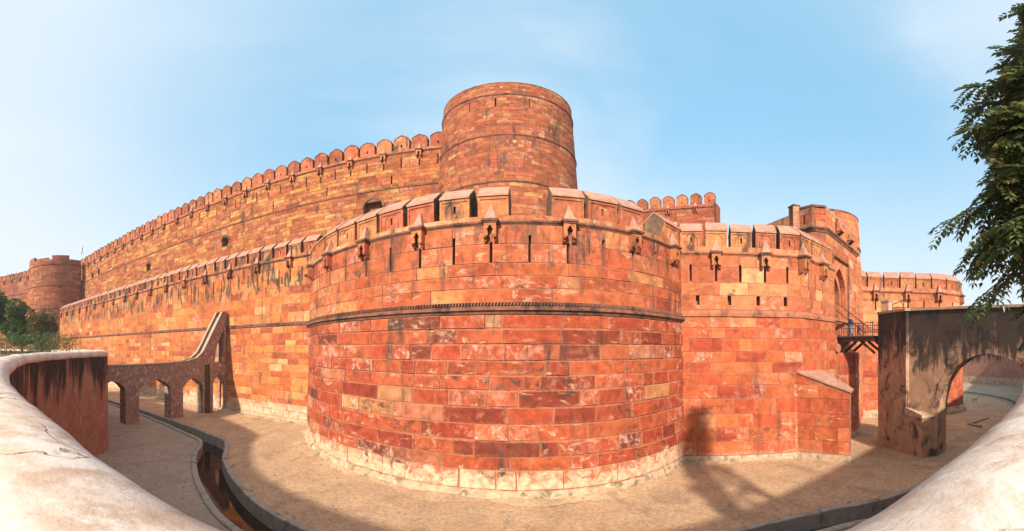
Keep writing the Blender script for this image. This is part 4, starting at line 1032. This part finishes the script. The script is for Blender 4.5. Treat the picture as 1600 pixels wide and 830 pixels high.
# ================================================================== AQUEDUCT
t = thing('aqueduct', 'small arched stone aqueduct with a steep chute climbing the left wall', 'aqueduct', (-33.4, 24, 0))
def flat_arch(c, hw, zs, za, n=5):
    pts = []
    for i in range(-n, n + 1):
        f = i / n; pts.append((c - f * hw, zs + (za - zs) * (1 - abs(f) ** 1.8)))
    return pts
topl = [(15.2, 6.15), (20, 6.2), (24, 6.3), (26.6, 6.45), (28.0, 6.75), (28.9, 7.4), (29.7, 8.5), (30.5, 9.8), (31.6, 11.5), (32.25, 12.5), (32.9, 12.6)]
base = [(32.9, -.2), (32.75, -.2)] + [(32.75, 3.6)] + flat_arch(31.7, 1.0, 3.6, 4.75)[::1] + [(30.65, 3.6), (30.65, -.2)]
def opening(a, b, zs, za): return [(b, -.2), (b, zs)] + flat_arch((a + b) / 2, (b - a) / 2, zs, za)[1:-1] + [(a, zs), (a, -.2)]
low = [(33.0, -.2)] + opening(30.7, 32.75, 3.6, 4.75) + opening(26.0, 29.1, 3.4, 4.45) + opening(20.1, 24.25, 3.6, 4.6) + opening(15.6, 18.45, 3.7, 4.65) + [(15.2, -.2)]
outl = topl + [(33.0, 12.6)] + low
upper = [(30.95, 6.2), (32.6, 6.2), (32.6, 10.2)] + [(32.2, 9.9), (31.7, 8.9), (31.2, 7.9)]
fx = lambda a, b, d: (d, a, b)
mb = MB(); mb.solid([outl, upper], fx, -33.12, -32.86); mb.build('side_wall', 'aqua', t)
mb = MB(); mb.solid([outl, upper], fx, -34.10, -33.84); mb.build('side_wall', 'aqua', t)
trough = [(a, z - .55) for a, z in topl] + [(33.0, 12.05), (33.0, 11.5)] + [(a, z - .85) for a, z in topl[::-1]]
mb = MB(); mb.solid([trough], fx, -33.85, -33.11); mb.build('trough', 'kerb', t)
for a, b, m_ in ((15.2, 15.6, 'aqua'), (18.45, 20.1, 'aqua'), (24.25, 26.0, 'aqua'), (29.1, 30.65, 'wet')):
    mb = MB(); mb.box(-33.86, -33.10, a + .004, b - .004, -.2, 4.35); mb.build('pier', m_, t)
mb = MB(); mb.box(-33.0, -32.80, 29.35, 30.15, -.2, 6.0); mb.build('water_stain_pilaster', 'wet', t)
for (a, b, zs, za) in ((26.0, 29.1, 3.4, 4.45), (20.1, 24.25, 3.6, 4.6), (15.6, 18.45, 3.7, 4.65), (30.7, 32.75, 3.6, 4.75)):
    arc_ = [(a, zs)] + flat_arch((a + b) / 2, (b - a) / 2, zs, za)[::-1][1:-1] + [(b, zs)]
    mb = MB(); mb.solid([arc_ + [(b, za + .5), (a, za + .5)]], fx, -33.85, -33.11); mb.build('arch_soffit', 'aqua', t)
for X0, X1 in ((-33.15, -32.80), (-34.13, -33.81)):
    mb = MB(); mb.solid([[(a, z + .09) for a, z in topl] + [(a, z - .002) for a, z in topl[::-1]]], fx, X0, X1); mb.build('coping', 'bridge_top', t)

# ================================================================== BRIDGE
t = thing('stone_bridge', 'stained plaster bridge with one wide arch crossing the moat at right', 'bridge', (26, 9, 0))
BX = 24.0
AR = [(3.4, 5.1), (3.6, 5.95), (4.3, 6.8), (5.2, 7.35), (6.43, 7.65), (7.4, 7.5), (8.15, 7.2), (9.1, 6.5), (9.8, 5.5), (10.15, 4.3), (10.3, 2.9), (10.35, -.3)]
outl = [(12.9, -.3), (12.9, 10.75), (1.6, 10.75), (1.6, -.3), (3.35, -.3)] + AR
by = lambda a, b, d: (d, a, b)
mb = MB(); mb.solid([outl], by, BX, BX + 1.75); mb.build('bridge_body', 'bridge', t)
mb = MB(); mb.prism([(24.95, 15.9), (23.75, 12.7), (23.95, 12.55), (25.8, 12.9), (27.4, 15.9)], -.3, 10.75); mb.build('end_pier', 'bridge', t)
mb = MB(); mb.prism([(23.74, 12.72), (23.16, 11.1), (24.1, 10.5), (24.3, 12.6)], -.3, [3.5, 3.1, 2.95, 3.3]); mb.build('cutwater_block', 'bridge', t)
mb = MB(); mb.prism([(23.72, 12.8), (23.05, 11.05), (24.12, 10.36), (24.25, 12.5)], 3.0, [3.62, 3.22, 3.07, 3.42]); mb.build('block_cap', 'plinth', t)
mb = MB(); mb.prism([(25.0, 16.05), (23.58, 12.7), (23.85, 12.4), (23.85, 1.5), (25.95, 1.5), (25.95, 12.8), (27.6, 16.05)], 10.75, 10.93); mb.build('coping', 'bridge_top', t)
# ring of voussoirs just proud of the face
A2 = AR[1:-2]
for i in range(len(A2) - 1):
    (a0, z0), (a1, z1) = A2[i], A2[i + 1]; nsub = max(1, int(hypot(a1 - a0, z1 - z0) / .45))
    for k in range(nsub):
        f0, f1 = k / nsub + .02, (k + 1) / nsub - .02
        p, q = (a0 + (a1 - a0) * f0, z0 + (z1 - z0) * f0), (a0 + (a1 - a0) * f1, z0 + (z1 - z0) * f1)
        d = Vector((p[0] - 6.7, p[1] - 3.5)).normalized() * .32; e = Vector((q[0] - 6.7, q[1] - 3.5)).normalized() * .32
        mb = MB(); mb.solid([[p, q, (q[0] + e.x, q[1] + e.y), (p[0] + d.x, p[1] + d.y)]], by, BX - .03, BX + .3); mb.build('voussoir', 'bridge', t)

# drawbridge deck with railing
t = thing('drawbridge', 'dark timber drawbridge with iron railings between bridge and gate', 'drawbridge', (26, 18.2, 9))
mb = MB(); mb.prism([(24.55, 16.1), (27.6, 16.1), (27.6, 20.4), (24.55, 19.4)], 8.6, 8.86); mb.build('beam_frame', 'timber', t)
for i in range(12):
    a = 16.12 + i * .335
    mb = MB(); mb.box(24.45, 27.6, a, a + .31, 8.87, 9.0); mb.build('plank', 'timber', t)
for X in (24.55, 27.5):
    for zr_, rr_ in ((10.05, .03), (9.65, .022)): m1 = MB(); m1.tube([(X, 16.1, zr_), (X, 20.1, zr_)], rr_, 5); m1.build('handrail', 'iron', t)
    for i in range(17):
        y = 16.15 + i * .245
        m1 = MB(); m1.tube([(X, y, 9.0), (X, y, 10.18)], .02 if i % 4 else .035, 5); m1.build('baluster', 'iron', t)
for X in (24.9, 26.0, 27.2):
    for p_, q_ in (((X, 16.2, 7.6), (X, 17.6, 8.6)), ((X, 20.0, 7.7), (X, 18.8, 8.6))): m1 = MB(); m1.tube([p_, q_], .12, 6); m1.build('strut', 'timber', t)
for (p, q) in (((24.6, 20.0, 12.0), (24.6, 16.5, 9.6)), ((24.6, 20.0, 11.3), (24.6, 16.9, 9.2))):
    mb = MB(); mb.tube([p, q], .035, 5); mb.build('chain', 'iron', t)
m1 = MB()
m1.tube([(24.3, 19.5, 8.0), (24.3, 20.4, 8.0)], .38, 12); tag(m1.build('chain_roller', 'mould'), 'round stone boss under the drawbridge beside the gate wall', 'boss')
# post and frame on the bridge end
t = thing('bridge_post', 'square plastered post standing on the fort end of the bridge', 'post', (26, 15.6, 10.97))
mb = MB(); mb.box(25.1, 25.85, 15.0, 15.7, 10.93, 11.75); mb.build('shaft', 'concrete_post', t)
mb = MB(); mb.box(25.03, 25.92, 14.93, 15.77, 11.75, 11.87); mb.build('post_cap', 'bridge_top', t)
t = thing('metal_barrier', 'rusty iron barrier frame standing on the bridge beside the post', 'barrier', (26, 14.5, 10.97))
fr = [((24.9, 14.5, 10.93), (24.9, 14.5, 11.45)), ((24.7, 13.4, 10.93), (24.7, 13.4, 11.75)), ((24.9, 14.5, 11.45), (24.7, 13.4, 11.75)), ((24.9, 14.5, 11.15), (24.7, 13.4, 11.15)), ((25.4, 13.6, 10.93), (24.75, 13.7, 11.7))]
for p, q in fr: mb = MB(); mb.tube([p, q], .035, 5); mb.build('bar', 'iron', t)

# ================================================================== PEOPLE AND DOG
def skin_mesh(name, verts, edges, radii, mat, sub=2, root=0):
    me = bpy.data.meshes.new(name); me.from_pydata(verts, edges, []); me.update()
    o = bpy.data.objects.new(name, me); COL.objects.link(o)
    md = o.modifiers.new('s', 'SKIN'); md.use_smooth_shade = True
    sv = me.skin_vertices[0].data
    for i, r in enumerate(radii): sv[i].radius = r if isinstance(r, tuple) else (r, r)
    for i in range(len(verts)): sv[i].use_root = (i == root)
    m2 = o.modifiers.new('u', 'SUBSURF'); m2.levels = sub; m2.render_levels = sub
    dg = bpy.context.evaluated_depsgraph_get()
    r = bpy.data.meshes.new_from_object(o.evaluated_get(dg)); r.name = name
    bpy.data.objects.remove(o); r.materials.clear(); r.materials.append(M[mat])
    r.polygons.foreach_set('use_smooth', [True] * len(r.polygons)); return r
def person(label, loc, rz, h, jacket, trousers, bag):
    t = thing('person', label, 'person', loc); t.rotation_euler = (0, 0, rz); s = h / 1.72
    J = {'pel': (0, 0, .95), 'waist': (0, 0, 1.10), 'chest': (0, -.02, 1.32), 'neck': (0, -.01, 1.47), 'head': (0, .02, 1.60), 'top': (0, .02, 1.68),
         'shl': (-.18, -.01, 1.40), 'ell': (-.24, -.08, 1.13), 'wrl': (-.22, .08, .93), 'hal': (-.215, .12, .86), 'shr': (.18, -.01, 1.40), 'elr': (.24, -.02, 1.13), 'wrr': (.23, .16, .96), 'har': (.22, .21, .90),
         'hil': (-.09, 0, .92), 'knl': (-.10, .16, .52), 'anl': (-.10, .05, .10), 'tol': (-.10, .20, .035), 'hir': (.09, 0, .92), 'knr': (.10, -.02, .50), 'anr': (.10, -.28, .13), 'tor': (.10, -.16, .04)}
    R = {'pel': .13, 'waist': .12, 'chest': .15, 'neck': .055, 'head': .095, 'top': .07, 'shl': .07, 'ell': .045, 'wrl': .032, 'hal': .035, 'shr': .07, 'elr': .045, 'wrr': .032, 'har': .035, 'hil': .09, 'knl': .062, 'anl': .042, 'tol': .04, 'hir': .09, 'knr': .062, 'anr': .042, 'tor': .04}
    E = [('pel', 'waist'), ('waist', 'chest'), ('chest', 'neck'), ('neck', 'head'), ('head', 'top'), ('chest', 'shl'), ('shl', 'ell'), ('ell', 'wrl'), ('wrl', 'hal'), ('chest', 'shr'), ('shr', 'elr'), ('elr', 'wrr'), ('wrr', 'har'), ('pel', 'hil'), ('hil', 'knl'), ('knl', 'anl'), ('anl', 'tol'), ('pel', 'hir'), ('hir', 'knr'), ('knr', 'anr'), ('anr', 'tor')]
    def sub(keys, grow, nm, mat, root):
        ks = list(keys); vs = [tuple(c * s for c in J[k]) for k in ks]
        es = [(ks.index(a), ks.index(b)) for a, b in E if a in ks and b in ks]
        me = skin_mesh(nm, vs, es, [(R[k] + grow) * s for k in ks], mat, 2, ks.index(root))
        return put(me, nm, t, (0, 0, 0))
    sub(J.keys(), 0, 'body', 'skin', 'pel')
    sub(['pel', 'waist', 'chest', 'shl', 'ell', 'wrl', 'shr', 'elr', 'wrr'], .03, 'jacket', jacket, 'chest')
    sub(['pel', 'hil', 'knl', 'anl', 'hir', 'knr', 'anr'], .022, 'trousers', trousers, 'pel')
    sub(['anl', 'tol'], .02, 'shoe', 'charcoal', 'anl'); sub(['anr', 'tor'], .02, 'shoe', 'charcoal', 'anr')
    hm = skin_mesh('hair', [(0, -.02 * s, 1.60 * s), (0, -.02 * s, 1.69 * s)], [(0, 1)], [.10 * s, .085 * s], 'hair'); put(hm, 'hair', t, (0, 0, 0))
    if bag:
        bm_ = skin_mesh('backpack', [(0, -.20 * s, 1.12 * s), (0, -.21 * s, 1.36 * s)], [(0, 1)], [(.14 * s, .09 * s), (.13 * s, .08 * s)], 'charcoal'); put(bm_, 'backpack', t, (0, 0, 0))
    return t
person('person in navy jacket and blue jeans with a backpack walking on the drawbridge', (24.98, 18.75, 9.0), radians(60), 1.74, 'navy', 'jeans', True)
person('small child in blue jacket and dark trousers walking on the drawbridge', (25.2, 18.0, 9.0), radians(40), 1.16, 'blue', 'charcoal', False)
dv = [(0, 0, .50), (.22, 0, .52), (.42, 0, .54), (.55, 0, .66), (.66, 0, .74), (.78, 0, .70), (-.10, 0, .52), (-.24, 0, .60), (-.33, 0, .74),
      (.38, .09, .45), (.37, .09, .24), (.39, .09, .04), (.38, -.09, .45), (.40, -.09, .24), (.42, -.09, .04), (-.06, .09, .44), (-.02, .09, .28), (-.11, .09, .18), (-.09, .09, .04), (-.06, -.09, .44), (-.05, -.09, .28), (-.14, -.09, .18), (-.12, -.09, .04), (.64, .05, .82), (.64, -.05, .82)]
de = [(0, 1), (1, 2), (2, 3), (3, 4), (4, 5), (0, 6), (6, 7), (7, 8), (2, 9), (9, 10), (10, 11), (2, 12), (12, 13), (13, 14), (6, 15), (15, 16), (16, 17), (17, 18), (6, 19), (19, 20), (20, 21), (21, 22), (4, 23), (4, 24)]
dr = [.11, .12, .14, .085, .085, .045, .10, .03, .02, .06, .035, .032, .06, .035, .032, .075, .045, .03, .032, .075, .045, .03, .032, .025, .025]
o = bpy.data.objects.new('dog', skin_mesh('dog', dv, de, dr, 'dogfur')); COL.objects.link(o); o.location = (50.2, 15.8, 0.0); o.rotation_euler = (0, 0, radians(-35)); o.scale = (1.15,) * 3
tag(o, 'small tan dog standing on the sunlit moat floor beyond the arch', 'dog')

# ================================================================== VEGETATION
def leaflet(mb, p, d, up, L_, w):
    d = d.normalized(); s = d.cross(up)
    if s.length < 1e-3: s = d.cross(Vector((1, .2, 0)))
    s.normalize(); n = s.cross(d)
    a = p; b = p + d * (L_ * .45) + s * w + n * (w * .25); c = p + d * L_ - n * (L_ * .12); e = p + d * (L_ * .45) - s * w + n * (w * .25)
    i = [mb.pt(tuple(x)) for x in (a, b, c, e)]; mb.f.append((i[0], i[1], i[2])); mb.f.append((i[0], i[2], i[3]))
def rv(): 
    while True:
        v = Vector((random.uniform(-1, 1), random.uniform(-1, 1), random.uniform(-1, 1)))
        if .05 < v.length < 1: return v
def pinnate(mb, p, d, L_, nl=6):
    d = d.normalized(); up = Vector((0, 0, 1)); s = d.cross(up)
    if s.length < .05: s = Vector((1, 0, 0))
    s.normalize(); e0 = random.random()
    for k in range(nl):
        f = (k + .8) / nl; q = p + d * (L_ * f) + Vector((0, 0, -.30 * L_ * f * f))
        for sg in (-1, 1):
            mb.ce = (min(1, max(0, e0 + random.uniform(-.12, .12))), 0, 0)
            leaflet(mb, q, (s * sg * .85 + d * .55 + Vector((0, 0, -.25)) + rv() * .18), Vector((0, 0, 1)) + rv() * .3, random.uniform(.11, .17), random.uniform(.030, .043))
    leaflet(mb, p + d * L_ + Vector((0, 0, -.30 * L_)), d + Vector((0, 0, -.6)), up, .12, .024)
random.seed(5)
t = thing('tree', 'leafy dark tree with drooping pinnate leaves hanging in at the right edge', 'tree', (8.0, -1.6, 6.45))
LOBES = [((6.95, .85, 10.2), (.95, 1.35, 1.0), 54), ((7.0, .9, 11.3), (.9, 1.2, .9), 44), ((7.15, .85, 12.7), (1.0, 1.15, 1.05), 52), ((7.3, .75, 14.2), (1.0, 1.05, 1.05), 46), ((7.4, .65, 15.8), (1.0, .95, 1.1), 42), ((7.5, .55, 17.4), (.9, .8, 1.0), 30), ((6.95, .45, 9.05), (.6, .65, .65), 18), ((7.0, .45, 8.3), (.4, .5, .5), 10),
         ((8.9, -.6, 12.0), (1.5, 1.6, 2.2), 7), ((8.6, -.5, 15.2), (1.3, 1.4, 1.6), 5), ((8.4, -.9, 9.8), (1.2, 1.2, 1.2), 8)]
limb = MB(); crown = MB()
trunk = [(8.0, -1.6, 6.3), (7.9, -1.4, 8.0), (7.7, -1.1, 9.6), (7.4, -.7, 11.4), (6.9, -.2, 13.6), (6.5, .2, 15.4)]
mb = MB(); mb.tube(trunk, [.30, .25, .22, .17, .11, .05], 10); mb.build('trunk', 'bark', t, smooth=True)
def twig(a, b, nleaf, droop):
    """an arching twig carrying alternate pinnate leaves along its outer part"""
    L_ = (b - a).length; pts = []
    for i in range(6):
        f = i / 5; pts.append(a.lerp(b, f) + Vector((0, 0, droop * (.55 * f - f * f) * L_)))
    limb.tube([tuple(p) for p in pts], [.022, .018, .014, .011, .008, .005], 4)
    ax = (b - a).normalized(); sd = ax.cross(Vector((0, 0, 1))); sd = sd.normalized() if sd.length > .05 else Vector((1, 0, 0))
    for k in range(nleaf):
        f = .22 + .78 * k / max(1, nleaf - 1); i = min(4, int(f * 5)); p = pts[i].lerp(pts[i + 1], f * 5 - i)
        d = ax * .65 + sd * (.8 if k % 2 else -.8) + rv() * .45 + Vector((0, 0, -.35 - .35 * f))
        pinnate(crown, p, d, random.uniform(.34, .55), random.choice((5, 6, 7)))
LOBES = [((c[0] * .82, c[1] * .82, 8 + (c[2] - 8) * .82), tuple(q * .82 for q in r), max(4, int(n * .72))) for c, r, n in LOBES]
for (c, r, n) in LOBES:
    c = Vector(c); k = min(range(len(trunk)), key=lambda i: abs(trunk[i][2] - (c.z - .6)))
    p0 = Vector(trunk[k]); mid = p0.lerp(c, .55) + Vector((0, 0, .25)); limb.tube([tuple(p0), tuple(mid), tuple(c)], [.10, .065, .035], 6)
    for j in range(n):
        v = rv().normalized() * random.uniform(.75, 1.08); v.z = v.z * .8 + .1
        tip = c + Vector((v.x * r[0], v.y * r[1], v.z * r[2]))
        twig(c.lerp(tip, .08), tip, random.randint(9, 13), random.uniform(.4, .8))
        if j % 2: twig(c.lerp(tip, .5), c.lerp(tip, .6) + rv() * .45, 6, .5)
for (a, b) in (((7.2, 1.2, 14.2), (6.85, 2.2, 14.45)), ((7.0, 1.6, 12.9), (6.8, 2.15, 13.0)), ((6.9, 1.4, 10.9), (6.5, 2.5, 10.8)), ((7.0, 1.5, 13.6), (6.8, 2.0, 13.6)), ((6.8, 1.2, 9.4), (6.5, 1.95, 9.1))):
    twig(*[Vector((q[0] * .82, q[1] * .82, 8 + (q[2] - 8) * .82)) for q in (a, b)], 12, .5)
limb.build('limb', 'bark', t); crown.build('crown', 'leaf', t)

def blob_tree(label, base, h, rad, mat, n, ls, trunk_h, group=None, seed=0):
    random.seed(seed); t = thing('tree', label, 'tree', base, group)
    b = Vector(base); mb = MB(); mb.tube([tuple(b), tuple(b + Vector((.1, 0, trunk_h))), tuple(b + Vector((0, .1, h * .7)))], [.22, .17, .05], 7)
    cl = []
    for k in range(9):
        v = rv(); c = b + Vector((v.x * rad * .75, v.y * rad * .75, trunk_h + (h - trunk_h) * (.5 + .42 * v.z))); cl.append((c, rad * random.uniform(.35, .6)))
        mb.tube([tuple(b + Vector((0, 0, trunk_h))), tuple(c)], [.09, .02], 5)
    mb.build('trunk', 'bark', t); m2 = MB()
    for k in range(n):
        c, r = random.choice(cl); v = rv().normalized() * r * random.uniform(.5, 1.0) ** .5; v.z *= .8
        m2.ce = (random.random(), 0, 0); leaflet(m2, c + v, v.normalized() + rv() * .9 + Vector((0, 0, -.3)), Vector((0, 0, 1)) + rv() * .5, ls * random.uniform(.7, 1.3), ls * .3)
    m2.build('crown', mat, t); return t
blob_tree('tall dense green tree cut by the left edge in front of the far wall', (-61, 8.6, 6.45), 12.5, 4.4, 'leaf_far', 11000, .46, 2.6, seed=3)
blob_tree('mid green bushy tree between the edge tree and the rusty one', (-52, 12.0, 6.45), 8.6, 3.0, 'leaf_far', 8000, .38, 1.6, seed=4)
blob_tree('sparse tree with reddish brown leaves beside the far wall corner', (-49.5, 14.3, 6.45), 7.4, 2.3, 'leaf_rust', 3600, .32, 1.6, seed=6)
def hedge(label, a, b, h, w, seed):
    random.seed(seed); t = thing('hedge', label, 'hedge', (*a, 6.45), 'clipped hedges on the left bank'); A, B = Vector(a), Vector(b); L_ = (B - A).length
    d = (B - A).normalized(); n = Vector((-d.y, d.x)); m2 = MB(); st = MB()
    for k in range(int(1100 * L_ * .6)):
        u = random.uniform(0, L_); g = h * (1 + .10 * sin(u * 2.3) + .06 * sin(u * 5.1))
        z = g * random.random() ** .6; o = w * random.choice((-1, 1)) * (random.random() ** .4) * (1 - .3 * (z / g) ** 3)
        p = A + d * u + n * o; m2.ce = (random.random(), 0, 0)
        leaflet(m2, Vector((p.x, p.y, 6.45 + z)), rv() + Vector((n.x * o, n.y * o, .3)) * .6, Vector((0, 0, 1)) + rv() * .5, random.uniform(.09, .17), .045)
    for k in range(int(L_ / .5)):
        p = A + d * (k * .5 + .2); st.tube([(p.x, p.y, 6.4), (p.x + .05, p.y, 6.45 + h * .8)], [.03, .015], 4)
    m2.build('foliage', 'hedge', t); st.build('stem', 'bark', t)
hedge('clipped hedge nearest the gap, right half of the left bank hedge', (-34.6, 13.7), (-31.5, 8.8), 2.85, .8, 21)
hedge('clipped hedge at the left edge behind the parapet curve', (-31.4, 8.5), (-27.5, 3.0), 2.65, .8, 22)

# soil and dust banked up against the feet of the walls
random.seed(14)
def soil(path, ua, ub, o0):
    mb = MB(); n = int((ub - ua) / .35); rg = []
    for i in range(n + 1):
        u = ua + (ub - ua) * i / n; w = .75 + .45 * sin(u * .9) * sin(u * .37 + 1) + random.uniform(-.12, .12); h = .11 + .06 * sin(u * 1.7) + random.uniform(-.02, .03)
        rg.append([mb.pt(path.P(u, h, o0 - .15)), mb.pt(path.P(u, h * .8, o0 + .12)), mb.pt(path.P(u, h * .3 + .01, o0 + w * .5)), mb.pt(path.P(u, -.05, o0 + w))])
    for i in range(n):
        for q in range(3): mb.f.append((rg[i][q], rg[i + 1][q], rg[i + 1][q + 1], rg[i][q + 1]))
    o = mb.build('banked_soil', 'dirt', smooth=True); o['kind'] = 'structure'
soil(BA, BA.near(-18.5, 30), b1 - .4, .22); soil(LW, w0 + 40, LW.len - 3, .24); soil(RA, 2.2, RA.len - .6, .18)
# loose grit and pebbles on the moat floor
random.seed(8); mb = MB()
for k in range(9000):
    y = random.uniform(8, 31); x = random.uniform(-34, 30)
    near_ch = min((CH_FAR.p[i] - Vector((x, y))).length for i in range(0, len(CH_FAR.p), 6))
    if near_ch < 2.6: continue
    r = .012 + .07 * random.random() ** 4; a = random.random() * 6; mb.ce = (random.random(), 0, 0)
    p = [(x + r * cos(a + q * 2.1), y + r * sin(a + q * 2.1), .02) for q in range(3)]; tp = (x, y, .03 + r * .7)
    i = [mb.pt(q) for q in p] + [mb.pt(tp)]; mb.f += [(i[0], i[1], i[3]), (i[1], i[2], i[3]), (i[2], i[0], i[3])]
o = mb.build('pebbles', 'kerb'); o['kind'] = 'stuff'; tag(o, 'loose grit and small pebbles scattered over the moat floor', 'pebbles')
random.seed(9); mb = MB()
def tuft(x, y, n, h):
    for k in range(n):
        d = Vector((random.uniform(-1, 1), random.uniform(-1, 1), random.uniform(.9, 2.2))).normalized(); mb.ce = (random.random(), 0, 0)
        leaflet(mb, Vector((x + random.uniform(-.09, .09), y + random.uniform(-.09, .09), -.01)), d, Vector((0, 0, 1)), h * random.uniform(.5, 1.2), .012)
for k in range(46):
    u = random.uniform(b0 + 6, b1 - 1); p = BA.P(u, 0, random.uniform(.24, .5)); tuft(p[0], p[1], random.randint(4, 12), .16)
for k in range(40):
    u = random.uniform(CH_FAR.near(-30, 23), CH_FAR.near(16, 9)); p = CH_FAR.P(u, 0, -.42 - random.random() * .2); tuft(p[0], p[1], random.randint(4, 10), .14)
for k in range(34):
    u = random.uniform(LW.len - 34, LW.len - 4); p = LW.P(u, 0, .36 + random.random() * .3); tuft(p[0], p[1], random.randint(5, 12), .2)
for k in range(16):
    u = random.uniform(2, RA.len); p = RA.P(u, 0, .3 + random.random() * .3); tuft(p[0], p[1], random.randint(5, 12), .16)
o = mb.build('weeds', 'hedge'); o['kind'] = 'stuff'; tag(o, 'small weeds sprouting along the foot of the walls and kerbs', 'weeds')

# ================================================================== AIR
mb = MB(); mb.box(-720, 720, -770, 520, -3.3, 44.0)
hm = bpy.data.materials.new('pale_dust_haze'); hm.use_nodes = True; hn = hm.node_tree; hn.nodes.clear()
ho = hn.nodes.new('ShaderNodeOutputMaterial'); hv = hn.nodes.new('ShaderNodeVolumePrincipled')
hv.inputs['Color'].default_value = (.92, .90, .90, 1); hv.inputs['Density'].default_value = .0005; hv.inputs['Anisotropy'].default_value = 0.1
hn.links.new(hv.outputs[0], ho.inputs['Volume'])
o = mb.build('haze', hm); o['kind'] = 'stuff'
